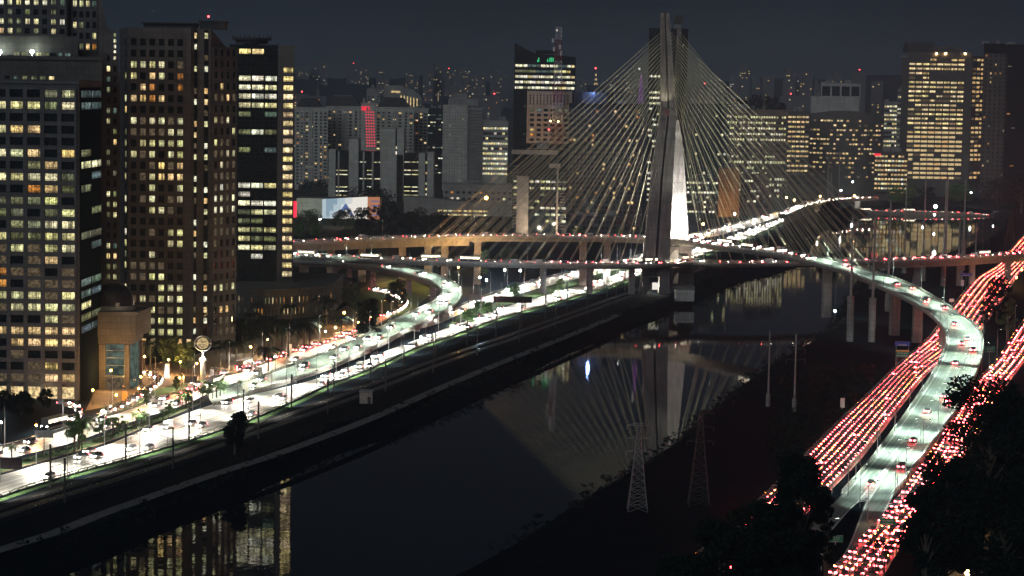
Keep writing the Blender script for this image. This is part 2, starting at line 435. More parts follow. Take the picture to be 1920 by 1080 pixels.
ad = nt.nodes.new('ShaderNodeAddShader'); L(b1.outputs[0], ad.inputs[0]); L(b2.outputs[0], ad.inputs[1]); L(ad.outputs[0], wo.inputs[0])
sun = bpy.data.lights.new('sun', 'SUN'); sun.energy = .6; sun.angle = rad(40); sun.color = (.86, .94, 1)
so = bpy.data.objects.new('sun', sun); COL.objects.link(so); so.rotation_euler = (rad(62), 0, rad(-28))

# ------------------------------------------------------------------ river and land
LB = [(-60, 1110), (0, 1090), (100, 1068), (250, 1020), (430, 935), (560, 880), (640, 842), (770, 797), (900, 745), (960, 712), (1080, 652), (1200, 607), (1310, 563), (1400, 521), (1500, 494), (1530, 450), (1560, 425), (1640, 400), (1720, 388)]
RB = [(760, 1130), (900, 1060), (1100, 935), (1240, 850), (1330, 770), (1440, 690), (1540, 628), (1600, 545), (1660, 512), (1740, 492), (1800, 474), (1850, 452), (1868, 430), (1850, 405)]
lb = [G(u, v, 0) for u, v in LB]; rb = [G(u, v, 0) for u, v in RB]
lb = [Vector((lb[0].x - 75, -300, 0))] + [x[0] for x in crom([(p,) for p in lb], 14)]
rb = [Vector((rb[0].x - 70, -300, 0))] + [x[0] for x in crom([(p,) for p in rb], 14)]
for q in (lb, rb):
    for p in q[2:]: p += Vector((RN.uniform(-1.1, 1.1), RN.uniform(-2, 2), 0))
def off(q, d, z):
    o = []
    for i, p in enumerate(q):
        t = q[min(i + 1, len(q) - 1)] - q[max(i - 1, 0)]; n = Vector((-t.y, t.x, 0)).normalized()
        o.append(Vector((p.x, p.y, 0)) + n * d + Vector((0, 0, z)))
    return o
GZ = 4.6
lt, rt_ = off(lb, 7, GZ), off(rb, -7, GZ)
mb = MB()
ring = lt + rt_[::-1] + [Vector((7000, -300, GZ)), Vector((7000, 9500, GZ)), Vector((-7000, 9500, GZ)), Vector((-7000, -300, GZ))]
i0 = len(mb.v); mb.v.extend(ring)
for t in tessellate_polygon([[Vector((p.x, p.y, 0)) for p in ring]]): mb.f.append(tuple(t)); mb.m.append(0)
for top, wl, sgn in ((lt, lb, 1), (rt_, rb, -1)):
    bot = off(wl, -3 * sgn, -1.6)
    for i in range(len(top) - 1):
        mb.quad((top[i], wl[i], wl[i + 1], top[i + 1]), 1); mb.quad((wl[i], bot[i], bot[i + 1], wl[i + 1]), 1)
a, b = lt[-1], rt_[-1]
mb.quad((a, b, Vector((b.x, b.y, -1.6)), Vector((a.x, a.y, -1.6))), 1)
tag(mb.build('ground', ['ground', 'ground'], org=Vector((0, 0, GZ))), kind='structure', label='dark riverside ground on both banks')
m, nt, out = nodes('river_water'); L = nt.links.new
b = N(nt, 'ShaderNodeBsdfPrincipled', Roughness=.022, IOR=1.33); b.inputs['Base Color'].default_value = (.004, .006, .010, 1); L(b.outputs[0], out.inputs[0])
g = N(nt, 'ShaderNodeNewGeometry'); n1 = N(nt, 'ShaderNodeTexNoise', Scale=.35, Detail=3.0); L(g.outputs['Position'], n1.inputs['Vector'])
bp = N(nt, 'ShaderNodeBump', Strength=.045, Distance=.2); L(n1.outputs['Fac'], bp.inputs['Height']); L(bp.outputs[0], b.inputs['Normal']); MT['river_water'] = m
mb = MB(); mb.quad(((-450, -290, 0), (1100, -290, 0), (1100, 2700, 0), (-450, 2700, 0)))
tag(mb.build('river', 'river_water'), kind='structure', label='still dark river reflecting the bridge')

# ------------------------------------------------------------------ expressways at ground level
def road(name, label, path, mat='asphalt', z=.0, lines=(), solid=(), w=.16):
    mb = MB(); ribbon(path, 0, 1, z, mb, 0)
    for t in solid: line(between(path, t), w * 1.5, z + .012, mb, 1)
    for t in lines: line(between(path, t), w * 1.3, z + .012, mb, 1)
    return tag(mb.build(name, [mat, 'road_paint'], org=Vector(path[0][0])), kind='structure', label=label)
E1A = [(-70, 908), (0, 893), (60, 876), (133, 855), (200, 836), (267, 808), (320, 787), (400, 759), (480, 739), (550, 723), (613, 705), (667, 685), (720, 661), (780, 638), (850, 612), (933, 581), (1020, 555), (1133, 522), (1200, 499), (1262, 480), (1310, 465), (1367, 444), (1410, 430), (1453, 414), (1490, 402)]
E1B = [(-70, 952), (0, 931), (60, 911), (133, 889), (200, 871), (267, 852), (320, 836), (400, 811), (480, 782), (550, 752), (613, 722), (667, 702), (720, 679), (780, 652), (850, 628), (933, 597), (1020, 573), (1133, 539), (1200, 516), (1262, 496), (1310, 481), (1367, 458), (1410, 444), (1453, 424), (1490, 410)]
E2A = [(-70, 862), (0, 843), (53, 829), (133, 804), (200, 783), (267, 760), (320, 743), (364, 728), (410, 711), (460, 696), (500, 681), (550, 662), (613, 643), (667, 630), (720, 615), (770, 606), (817, 594), (867, 573), (900, 560), (980, 534), (1050, 516), (1130, 499), (1200, 480), (1250, 462), (1293, 442), (1340, 430), (1400, 415), (1437, 404), (1475, 396)]
E2B = [(-70, 882), (0, 863), (53, 850), (133, 830), (200, 806), (267, 783), (320, 767), (364, 750), (410, 727), (460, 713), (500, 699), (550, 682), (613, 660), (667, 645), (720, 630), (770, 619), (817, 608), (867, 587), (900, 574), (980, 549), (1050, 530), (1130, 512), (1200, 494), (1250, 474), (1293, 454), (1340, 443), (1400, 427), (1437, 414), (1475, 403)]
e1 = edges(E1A, E1B, GZ + .12); e2 = edges(E2A, E2B, GZ + .12)
road('expressway', 'wide white-lit expressway along the railway and the river', widen(e1, 1.2), 'asphalt_pale_trails', lines=(.22, .41, .6, .79), solid=(.03, .97), w=.24)
road('expressway', 'narrower expressway beside the office towers, beyond the palm median', widen(e2, .8), 'asphalt_pale_trails', lines=(.35, .65), solid=(.04, .96), w=.24)
mb = MB()
stream(mb, e1, (.12, .31, .50, .69, .88), 58, True, amber=.02, jit=24)
tag(mb.build('traffic', CARM, org=Vector(e1[0][0])), 'white headlights running along the pale-lit expressway nearest the railway', 'traffic', kind='stuff')
mb = MB()
stream(mb, e2, (.18, .5, .82), 55, True, amber=.03, jit=22)
tag(mb.build('traffic', CARM, org=Vector(e2[0][0])), 'white headlights running along the pale-lit road beside the palm median', 'traffic', kind='stuff')

REA = [(2160, 318), (2040, 362), (1950, 408), (1930, 430), (1910, 450), (1890, 473), (1867, 500), (1833, 520), (1812, 541), (1787, 573), (1757, 613), (1735, 640), (1682, 687), (1621, 747), (1560, 804), (1517, 848), (1440, 925), (1340, 1015), (1200, 1130)]
REB = [(2200, 326), (2085, 372), (2000, 420), (1985, 442), (1965, 460), (1945, 480), (1915, 508), (1897, 532), (1880, 560), (1856, 594), (1830, 632), (1800, 655), (1738, 700), (1690, 756), (1645, 814), (1611, 857), (1545, 925), (1450, 1015), (1320, 1130)]
LRA = [(2230, 415), (2130, 468), (2040, 520), (1975, 563), (1920, 600), (1867, 678), (1823, 722), (1790, 775), (1747, 846), (1676, 944), (1636, 991), (1553, 1075), (1500, 1130)]
LRB = [(2260, 425), (2165, 480), (2080, 535), (2015, 580), (1965, 620), (1912, 688), (1886, 722), (1850, 785), (1810, 850), (1745, 945), (1700, 1000), (1655, 1075), (1620, 1130)]
re_ = edges(REA, REB, GZ + .12); lr = edges(LRA, LRB, GZ + .12)
road('expressway', 'red-lit expressway climbing past the road signs on the far bank', widen(re_, 1), lines=(.2, .4, .6, .8), solid=(.02, .98))
road('service_road', 'red-lit service road behind the big dark trees', widen(lr, .5), lines=(.3, .55, .78), solid=(.03, .97))
mb = MB(); stream(mb, re_, (.08, .22, .36, .50, .64, .78, .92), 4.75, True, amber=.3, big=0, jit=.25, skip=.03)
tag(mb.build('traffic', CARA, org=Vector(re_[0][0])), 'packed stream of red tail lights on the wide expressway by the road signs', 'traffic', kind='stuff')
mb = MB(); stream(mb, lr, (.13, .38, .63, .87), 5.6, True, amber=.4, big=0, jit=1.6, skip=.1)
tag(mb.build('traffic', CARA, org=Vector(lr[0][0])), 'stream of red and amber tail lights on the service road behind dark trees', 'traffic', kind='stuff')

# ------------------------------------------------------------------ the cable-stayed bridge
MY = 1085.0
foot = P(1246, 553, 1076); bridge = thing('cable_stayed_bridge', 'cable-stayed bridge with crossed concrete mast, yellow stays and two curved decks', 'bridge', (foot.x, foot.y, GZ))
def col_px(u0, u1, v, Y): return P(u0, v, Y), P(u1, v, Y)
def leg(st, name, groove=None, mats=('mast_concrete', 'stone_dark')):
    """st: stations (u0,u1,v,Y front,depth); a hollow-edged concrete leg"""
    mb = MB(); rows = []
    for u0, u1, v, Y, dp in st:
        a, b = col_px(u0, u1, v, Y); z = (a.z + b.z) / 2
        rows.append([Vector((a.x, Y, z)), Vector((b.x, Y, z)), Vector((b.x, Y + dp, z)), Vector((a.x, Y + dp, z))])
    for r0, r1 in zip(rows, rows[1:]):
        if groove:
            g0, g1, gd = groove
            def sec(r):
                a, b, c, d = r; p = a.lerp(b, g0); q = a.lerp(b, g1); k = Vector((0, gd, 0)); return [a, p, p + k, q + k, q, b, c, d]
            s0, s1 = sec(r0), sec(r1)
        else: s0, s1 = r0, r1
        for i in range(len(s0)):
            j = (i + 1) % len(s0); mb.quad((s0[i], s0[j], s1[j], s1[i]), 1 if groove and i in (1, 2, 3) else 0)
    mb.quad(rows[-1][:4], 0); mb.quad(rows[0][:4], 0)
    return mb.build(name, list(mats), bridge)
# near leg, narrowing as it leans in; below it splits in two feet round a small portal
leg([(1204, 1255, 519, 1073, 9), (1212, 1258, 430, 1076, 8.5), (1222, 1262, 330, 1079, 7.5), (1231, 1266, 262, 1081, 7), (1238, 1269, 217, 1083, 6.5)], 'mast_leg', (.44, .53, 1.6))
leg([(1197, 1213, 556, 1072.5, 10), (1204, 1217, 519.2, 1073, 9)], 'mast_foot'); leg([(1235, 1258, 559, 1072.5, 10), (1237, 1255, 519.2, 1073, 9)], 'mast_foot')
# far leg
leg([(1258, 1291, 545, 1108, 9), (1257, 1291, 443, 1104, 8), (1262, 1285, 330, 1099, 7.5), (1265, 1279, 260, 1095, 7), (1266, 1273, 225, 1091, 6.5)], 'mast_leg')
# node and the two arms above it
leg([(1238, 1270, 217.2, 1082.6, 12), (1238.5, 1270, 204, 1082.6, 12)], 'mast_node')
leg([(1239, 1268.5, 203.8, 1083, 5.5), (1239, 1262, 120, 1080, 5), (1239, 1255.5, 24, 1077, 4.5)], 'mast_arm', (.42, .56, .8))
leg([(1262, 1272, 203.8, 1090, 5.5), (1268, 1275, 120, 1095, 5), (1271, 1278, 50, 1099, 4.5)], 'mast_arm')
mb = MB(); a = [P(1264, 45, 1098), P(1279, 45, 1098), P(1283, 28, 1098), P(1269, 28, 1098)]
mb.hexa([a[0], a[1], a[1] + Vector((0, 7, 0)), a[0] + Vector((0, 7, 0))], [a[3], a[2], a[2] + Vector((0, 7, 0)), a[3] + Vector((0, 7, 0))]); mb.build('arm_cap', 'steel_dark', bridge)
# emblem on the node: red ring with two bars
mb = MB(); c = P(1251, 211, 1082.4)
mb.tube([c + Vector((1.15 * math.cos(t * math.pi / 8), -.12, 1.15 * math.sin(t * math.pi / 8))) for t in range(17)], .13, 4)
for x in (-.35, .35): mb.box((c.x + x, c.y - .12, c.z - .8), (.2, .12, 1.6))
mb.build('emblem', 'lattice_red', bridge)
# portal arch between the legs under the upper deck, and the tie wall below the lower one
def arch(u0, u1, v0, v1, Y, dp, wall_u, top_v, name, mat='mast_concrete'):
    mb = MB(); n = 12; cu = (u0 + u1) / 2; pts = []
    for i in range(n + 1):
        t = math.pi * i / n; pts.append(P(cu - math.cos(t) * (u1 - u0) / 2, v1 + (v0 - v1) * math.sin(t) ** .7, Y))
    tops = [P(wall_u[0] + (wall_u[1] - wall_u[0]) * i / n, top_v, Y) for i in range(n + 1)]
    k = Vector((0, dp, 0))
    for i in range(n):
        mb.quad((pts[i], pts[i + 1], tops[i + 1], tops[i])); mb.quad((pts[i] + k, tops[i] + k, tops[i + 1] + k, pts[i + 1] + k)); mb.quad((pts[i], pts[i] + k, pts[i + 1] + k, pts[i + 1]))
    a, b = P(wall_u[0], v1, Y), P(wall_u[1], v1, Y)
    mb.quad((a, pts[0], tops[0])); mb.quad((pts[-1], b, tops[-1])); mb.quad((b, b + k, tops[-1] + k, tops[-1])); mb.quad((tops[0], tops[-1], tops[-1] + k, tops[0] + k))
    mb.build(name, mat, bridge)
arch(1257, 1288, 468, 489, 1093, 5, (1252, 1296), 462, 'deck_portal')
arch(1262, 1281, 512, 546, 1092, 7, (1253, 1301), 503, 'deck_portal')
mb = MB(); a = P(1263, 558, 1080); mb.box((a.x + 3, a.y + 6, GZ), (14, 16, 3.2)); mb.build('pile_cap', 'concrete', bridge)

# decks
LDA = [(470, 472), (550, 476.5), (620, 480), (700, 483), (850, 488), (1000, 491.5), (1200, 493), (1260, 490.5), (1300, 488), (1350, 490.5), (1450, 491), (1520, 490), (1590, 487.5), (1720, 484), (1800, 481), (1880, 476), (1960, 470)]
LDB = [(470, 476), (550, 480.5), (620, 484.5), (700, 487.5), (850, 492.5), (1000, 496), (1200, 497.5), (1260, 495.5), (1300, 493), (1350, 495.5), (1450, 495.5), (1520, 494.5), (1590, 492), (1720, 488.5), (1800, 485.5), (1880, 480.5), (1960, 475)]
UDA = [(470, 455), (550, 452.5), (620, 449.5), (700, 446), (850, 441.5), (1000, 440.5), (1120, 441.5), (1200, 443.5), (1262, 446), (1300, 449.5), (1360, 457.5), (1460, 468.5), (1560, 488), (1600, 502), (1650, 515), (1700, 532), (1750, 558), (1790, 583), (1820, 603), (1837, 623), (1843, 645), (1839, 670), (1826, 706), (1805, 745), (1780, 785), (1742, 838), (1710, 880), (1676, 926)]
UDB = [(470, 459), (550, 456.5), (620, 454), (700, 450.5), (850, 446), (1000, 445.5), (1120, 446.5), (1200, 448.5), (1262, 452), (1296, 456), (1352, 463), (1446, 475), (1542, 497), (1595, 512), (1645, 535), (1695, 559), (1735, 583), (1758, 603), (1769, 618), (1775, 634), (1774, 650), (1765, 672), (1748, 706), (1722, 745), (1695, 785), (1655, 838), (1622, 880), (1580, 926)]
UDZ = [23, 24, 25, 26, 28, 29, 29, 29, 29, 29, 29.3, 29.5, 28.5, 27.5, 26, 24, 21.5, 19, 17.5, 16.2, 15, 13.6, 12, 10.6, 9.2, 7.6, 6.5, GZ + .35]
ld = edges(LDA, LDB, 19.0, 5); ud = edges(UDA, UDB, UDZ, 4)
def deck(path, parent, th, girder, lines, amp, rail=.95, kerb=.0, mat='asphalt_worn_trails', pt='parapet'):
    mb = MB(); slab(widen(path, .5), .9, mb); mb.build('deck_slab', 'deck_concrete', parent)
    if girder:
        mb = MB(); g = [(a.lerp(b, .2) - Vector((0, 0, .9)), a.lerp(b, .8) - Vector((0, 0, .9))) for a, b in path]
        slab(g, girder, mb, 0, .8); mb.build('girder', 'deck_concrete', parent)
    mb = MB(); ribbon(path, 0, 1, .02, mb, 0)
    for t in (.06, .94): line(between(path, t), .22, .035, mb, 1)
    for t in lines: line(between(path, t), .16, .035, mb, 1, 8)
    for q in range(6, len(path) - 2, 8):
        a, b = path[q]; d = (path[q + 1][0] - path[q][0]).normalized() * .35; z = Vector((0, 0, .045)); mb.quad((a + z, b + z, b + d + z, a + d + z), 2)
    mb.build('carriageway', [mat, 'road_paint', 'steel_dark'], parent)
    for s in (0, 1):
        mb = MB(); parapet(between(widen(path, .3), s), rail, mb); mb.build('parapet', pt, parent)
i1 = next(i for i, (a, b) in enumerate(ud) if a.y < 800 and a.x > 100)
deck(ld, bridge, 1, 1.2, (.35, .65), 0)
deck(ud, bridge, 1, 1.4, (.33, .66), 0)
# deep box girders of the approach on the office side
def pier(p, z1, w, d, parent, ang=0, head=0, name='pier', mat='concrete'):
    mb = MB(); mb.box((p.x, p.y, GZ - .3), (w, d, z1 - GZ + .3 - head * .6), ang)
    if head:
        z0 = z1 - head
        ca, sa = math.cos(ang), math.sin(ang); k = [(-1, -1), (1, -1), (1, 1), (-1, 1)]
        f = lambda a, b, s: (p.x + a * w / 2 * s * ca - b * d / 2 * sa * 1.02, p.y + a * w / 2 * s * sa + b * d / 2 * ca * 1.02)
        mb.hexa([(*f(a, b, 1.01), z0) for a, b in k], [(*f(a, b, 1.9), z1 - .01) for a, b in k])
    return mb.build(name, mat, parent)
def along(path, u):                                       # station of a path lying under the sight line at column u
    best = min(range(len(path)), key=lambda i: abs((path[i][0].lerp(path[i][1], .5) - CP).dot(RT) / (path[i][0].lerp(path[i][1], .5) - CP).dot(FW) * FOC + 960 - u) + (0 if path[i][0].y > 880 or u > 1650 else 500))
    a, b = path[best]; return a.lerp(b, .5), (b - a)
for u in (560, 625, 685, 750, 800, 835, 900, 1100, 1140): 
    c, w = along(ud, u); pier(c, c.z - 2.2, 3.4, 3.2, bridge, 0, 2.6 if u == 800 else 1.2)
for u in (1290,):
    c, w = along(ud, u); pier(c, c.z - 2.4, 6, 4, bridge)
for u in (1020, 1112, 1185, 1640, 1725, 1803, 1820, 1890):
    c, w = along(ld, u); pier(c, c.z - 2.0, 3, 3, bridge)
mb = MB(); g = [(a.lerp(b, .12) - Vector((0, 0, 1.0)), a.lerp(b, .88) - Vector((0, 0, 1.0))) for a, b in ud if a.x < -20]
slab(g, 3.2, mb, 0, .6); mb.build('girder', 'deck_concrete', bridge)
mb = MB(); g = [(a.lerp(b, .12) - Vector((0, 0, 1.0)), a.lerp(b, .88) - Vector((0, 0, 1.0))) for a, b in ld if a.x > 178]
slab(g, 2.6, mb, 0, .6); mb.build('girder', 'deck_concrete', bridge)
for s in range(0, len(ud)):
    pass
def near_pt(path, u, v):
    return min(range(len(path)), key=lambda i: (path[i][0].lerp(path[i][1], .5) - G(u, v, path[i][0].z)).length)
for u, v in ((1545, 492), (1668, 536), (1712, 556), (1760, 590), (1812, 655), (1800, 700)):
    i = near_pt(ud, u, v); a, b = ud[i]; c = a.lerp(b, .45); d = ud[min(i + 1, len(ud) - 1)][0] - ud[i - 1][0]
    pier(c, c.z - 2.2, 2.6, 3.6, bridge, math.atan2(d.y, d.x), 0)

# stays
def trim(path, u0, u1):
    o = []
    for a, b in path:
        m = a.lerp(b, .5); uu = (m - CP).dot(RT) / (m - CP).dot(FW) * FOC + 960
        if u0 <= uu <= u1 and m.y > 880: o.append((a, b))
    return o
def pick(path, k, n):                                    # n points evenly along the path, k-th
    L_ = [0]
    for i in range(len(path) - 1): L_.append(L_[-1] + (path[i + 1][0] - path[i][0]).length)
    t = L_[-1] * k / (n - 1)
    for i in range(len(path) - 1):
        if L_[i + 1] >= t: return path[i], path[i + 1], (t - L_[i]) / max(1e-6, L_[i + 1] - L_[i])
    return path[-1], path[-1], 0
fans = []
for path, u0, u1, arm in ((ud, 800, 1196, 'a'), (ld, 760, 1190, 'b'), (ud, 1316, 1640, 'b'), (ld, 1312, 1712, 'a')):
    seg = trim(path, u0, u1)
    if u0 < 1200: seg = seg[::-1]
    fans.append((seg, arm, u0 < 1200))
stays = []
NST = 18
for seg, arm, left in fans:
    for k in range(NST):
        p0, p1, t = pick(seg, k, NST)
        vtop = 200 - (200 - 60) * (k / (NST - 1)) ** .82
        for s in (0, 1):
            q = p0[s].lerp(p1[s], t) + Vector((0, 0, .6))
            w = (p0[1] - p0[0]).normalized() * (.2 if s == 0 else -.2); q = q - w * 0 
            if arm == 'a': top = P(1240.0 if left else 1254 + (vtop - 24) * .07, vtop, 1081)
            else: top = P(1262 if left else 1275, vtop, 1096 - (vtop - 50) * .03)
            stays.append((top, q))
RN.shuffle(stays)
def stay(mb, top, q):
    d = (q - top); l = d.length; pts = []
    for i in range(7):
        t = i / 6; p = top + d * t; p.z -= 4 * (l * l / 52000) * t * (1 - t); pts.append(p)
    mb.tube(pts, .078, 5)
for i, (t_, q) in enumerate(stays[:100]):
    mb = MB(); stay(mb, t_, q); mb.build('stay_cable', 'cable_yellow', bridge)
mb = MB()
for t_, q in stays[100:]: stay(mb, t_, q)
tag(mb.build('stay_cable', 'cable_yellow', bridge), kind='stuff')

# floodlights on the decks and at the mast foot (the bridge is lit from its decks)
FL = []
for u, v, z in ((1010, 441, 29), (1110, 443, 29), (1400, 462, 29.5), (1500, 476, 29)):
    p = G(u, v, z) + Vector((0, 4, 1.2)); lamp(p, (1, 1, .80), 60000, .6, rad(70), P(1255, 120, 1088))
for u, v in ((1000, 492), (1420, 493)):
    p = G(u, v, 19) + Vector((0, -3, 1.2)); lamp(p, (1, 1, .80), 32000, .6, rad(80), P(1255, 150, 1088))
# uplights: inner face of the far leg, portal under the deck, near arm groove
lamp(P(1273, 447, 1090.5), (1, .95, .86), 270000, .8, rad(125), P(1273, 395, 1102), .6)
lamp(P(1271, 486, 1084), (1, .86, .66), 5200, .5)
lamp(P(1273, 484, 1100), (1, .86, .66), 6500, .5)
lamp(P(1248, 202, 1079), (1, .9, .62), 5200, .3, rad(110), P(1247, 60, 1079.6), 1)
lamp(P(1225, 535, 1077), (1, .95, .8), 5000, .3)
mb = MB(); c = P(1229, 540, 1080); mb.box((c.x, c.y, c.z - .8), (3.2, .4, 3.4)); mb.build('doorway', 'screen_white', bridge)
mb = MB()
stream(mb, ld, (.25, .5, .75), 12, False, amber=.1, skip=.2)
tag(mb.build('traffic', CARM, org=Vector(ld[0][0])), 'queue of red tail lights on the lower deck of the bridge', 'traffic', kind='stuff')
mb = MB()
udl = [s for s in ud if s[0].y > 1000]; udr = ud[len(udl) - 1:]
stream(mb, udl, (.25, .5, .75), 11, False, amber=.1, skip=.2)
tag(mb.build('traffic', CARM, org=Vector(ud[0][0])), 'queue of red tail lights on the upper deck of the bridge', 'traffic', kind='stuff')
mb = MB()
stream(mb, udr, (.24, .42, .58), 52, True, amber=.15, skip=.25, jit=22, big=0)
tag(mb.build('traffic', CARA, org=Vector(udr[0][0])), 'loose traffic with red tail lights on the ramp curving off the bridge', 'traffic', kind='stuff')

# painted gore where the ramp splits, and its two arms at ground level
gz = GZ + .5
gl = edges([(1580, 926), (1555, 950), (1500, 1000)], [(1640, 926), (1604, 946), (1556, 1000)], [gz, gz - .1, gz - .2], 4)
gr = edges([(1632, 926), (1620, 948), (1591, 1022), (1560, 1070), (1520, 1120)], [(1676, 926), (1668, 944), (1640, 1000), (1600, 1060), (1560, 1110)], [gz, gz, gz - .1, gz - .3, gz - .35], 4)
road('slip_road', 'fork of the green-lit ramp running down beside the dark trees', gl, 'asphalt_worn_trails', -.04, (), (.95,))
road('slip_road', 'fork of the green-lit ramp joining the service road', gr, 'asphalt_worn_trails', -.045, (), (.06, .94))
mb = MB()
i = near_pt(ud, 1690, 845)
A0, B0, C0 = G(1687, 846, 7.6), G(1606, 944, gz), G(1626, 944, gz)
tip = A0
line([tip, B0], .4, .06, mb); line([tip, C0], .4, .06, mb)
for k in range(4, 34):
    t = k / 34; line([tip.lerp(B0, t), tip.lerp(C0, t) + Vector((.2, 1.4, 0))], .6, .065, mb)
for k in range(12):
    t = k / 11; line([G(1660 - 22 * t, 948 + 55 * t, GZ + .4), G(1676 - 28 * t, 942 + 55 * t, GZ + .4)], .4, .07, mb)
line([G(1842 - 160 * 0, 660, 14.2), G(1840, 661, 14.2)], .2, .05, mb)
tag(mb.build('road_marking', 'road_paint'), kind='structure', label='white hatched gore where the ramp forks')

# ------------------------------------------------------------------ curved ramp on the office side
RLA = [(470, 481), (550, 485), (620, 487.5), (700, 493), (767, 503), (817, 517), (850, 531), (864, 545), (865, 555), (858, 567), (845, 577), (800, 600), (750, 625), (720, 641), (667, 667), (613, 690), (550, 711), (460, 741), (400, 760)]
RLB = [(470, 485), (550, 489), (620, 492.5), (700, 501), (767, 516), (806, 528), (823, 539), (829, 548), (826, 556), (818, 564), (802, 573), (760, 592), (715, 616), (690, 628), (640, 650), (590, 670), (530, 692), (445, 721), (388, 740)]
RLZ = [17.5, 17, 17, 16.5, 15.5, 14.5, 13.5, 12.8, 12.2, 11.7, 11.2, 10, 8.5, 7.9, 7, 6.2, 5.6, 5.1, GZ + .22]
rl = edges(RLA, RLB, RLZ, 3)
ramp = thing('elevated_ramp', 'pale curved ramp on columns looping down to the white-lit expressway', 'ramp', (rl[60][0].x, rl[60][0].y, GZ))
deck(rl, ramp, 1, 0, (.5,), 0, .85)
mb = MB(); k0 = max(i for i, (a, b) in enumerate(rl) if a.z > 6.9)
g = [(a.lerp(b, .15) - Vector((0, 0, .9)), a.lerp(b, .85) - Vector((0, 0, .9))) for a, b in rl[:k0]]
slab(g, 1.6, mb, 0, .6); mb.build('girder', 'deck_concrete', ramp)
for u, v in ((577, 487), (632, 490), (655, 492), (712, 497), (757, 509), (795, 522), (850, 550), (838, 575), (794, 596), (762, 612), (742, 624)):
    i = min(range(len(rl)), key=lambda i: (rl[i][0].lerp(rl[i][1], .5) - G(u, v, rl[i][0].z)).length); a, b = rl[i]; c = a.lerp(b, .5)
    pier(c, c.z - 2.3, 2.2, 2.6, ramp, math.atan2((b - a).y, (b - a).x))
mb = MB(); stream(mb, rl, (.38, .64), 34, False, jit=9, skip=.2, big=0)
tag(mb.build('traffic', CARM, org=Vector(rl[0][0])), 'white headlights coming down the pale curved ramp', 'traffic', kind='stuff')

# ------------------------------------------------------------------ railway and river path
TK = [(-70, 985), (0, 963), (100, 931), (290, 872), (427, 826), (560, 779), (680, 735), (833, 676), (950, 636), (1067, 594), (1192, 549), (1262, 524), (1330, 495)]
tk = crom([(G(u, v, GZ),) for u, v in TK], 8); tkl = [x[0] for x in tk]
def offset(pts, d): return off([Vector((p.x, p.y, 0)) for p in pts], d, 0)
def lift(pts, z): return [Vector((p.x, p.y, z)) for p in pts]
mb = MB(); A = lift(offset(tkl, 6.5), GZ + .03); B = lift(offset(tkl, -6.5), GZ + .03)
for i in range(len(A) - 1): mb.quad((A[i], B[i], B[i + 1], A[i + 1]))
tag(mb.build('track_bed', 'ballast'), kind='structure', label='dark ballast bed of the railway')
for q, nm in ((3.0, 'railway track nearer the expressway, polished rails on dark ballast'), (-2.2, 'railway track nearer the river, polished rails on dark ballast')):
    mb = MB(); c = lift(offset(tkl, q), GZ + .05)
    for s in (-.8, .8):
        e_ = lift(offset(c, s), GZ + .28)
        for i in range(len(e_) - 1):
            d = e_[i + 1] - e_[i]; n = Vector((-d.y, d.x, 0)).normalized() * .06
            mb.hexa((e_[i] - n, e_[i + 1] - n, e_[i + 1] + n, e_[i] + n), [x + Vector((0, 0, .17)) for x in (e_[i] - n, e_[i + 1] - n, e_[i + 1] + n, e_[i] + n)], 0)
    for p, d in walk(c, 1.6): mb.box((p.x, p.y, GZ + .04), (.25, 2.5, .2), math.atan2(d.y, d.x), 1)
    tag(mb.build('railway_track', ['rail_steel', 'stone_dark']), nm, 'railway track')
PT = [(-70, 1052), (0, 1031), (100, 1000), (180, 968), (300, 925), (400, 890), (500, 858), (600, 822), (700, 783), (820, 730), (940, 680), (1060, 632), (1160, 590)]
pl = [x[0] for x in crom([(G(u, v, GZ),) for u, v in PT], 10)]
mb = MB(); A, B = lift(offset(pl, 1.9), GZ + .03), lift(offset(pl, -1.9), GZ + .03)
for i in range(len(A) - 1): mb.quad((A[i], B[i], B[i + 1], A[i + 1]))
tag(mb.build('path', 'path'), kind='structure', label='pale path along the dark river bank')
# grass bank between expressway and rails, green planted median
mb = MB(); A = between(e1, 1.0, 0); 
for i in range(len(A) - 1):
    d = A[i + 1] - A[i]; n = Vector((d.y, -d.x, 0)).normalized()
    a, b = A[i] + n * 1.3, A[i + 1] + n * 1.3
    mb.quad((a + Vector((0, 0, .02)), b + Vector((0, 0, .02)), b + n * 1.8 - Vector((0, 0, .08)), a + n * 1.8 - Vector((0, 0, .08))))
tag(mb.build('verge', 'grass'), kind='structure', label='grass verge between the expressway and the railway')
MDB = [(-70, 888), (0, 872), (60, 856), (133, 836), (200, 815), (267, 790), (320, 772), (380, 750)]
MDT = [(-70, 902), (0, 888), (60, 871), (133, 850), (200, 830), (267, 803), (320, 782), (380, 756)]
md = edges(MDB, MDT, GZ + .06)
md2 = edges([(860, 592), (900, 578), (980, 552), (1050, 533), (1130, 514), (1190, 498)], [(835, 614), (925, 580), (1010, 556), (1070, 538), (1140, 518), (1195, 500)], GZ + .06)
mb = MB(); ribbon(md, 0, 1, .1, mb, 0); ribbon(md2, 0, 1, .1, mb, 0)
tag(mb.build('median', 'grass'), kind='structure', label='planted green median between the two white-lit roads')
mb = MB(); ribbon(md, .86, 1, .115, mb, 0)
tag(mb.build('verge', 'dry_verge'), kind='structure', label='bare earth edge of the palm median')
for nm, pts, lab in (('guard_fence', between(widen(e1, 1.6), 1), 'low grey fence between the expressway and the railway'), ('guard_fence', between(widen(e2, 1.2), 0), 'low kerb rail between the narrower expressway and the offices')):
    mb = MB(); parapet(pts[::2], 1.0, mb, 0, .18, 4); tag(mb.build(nm, 'parapet'), lab, 'fence')
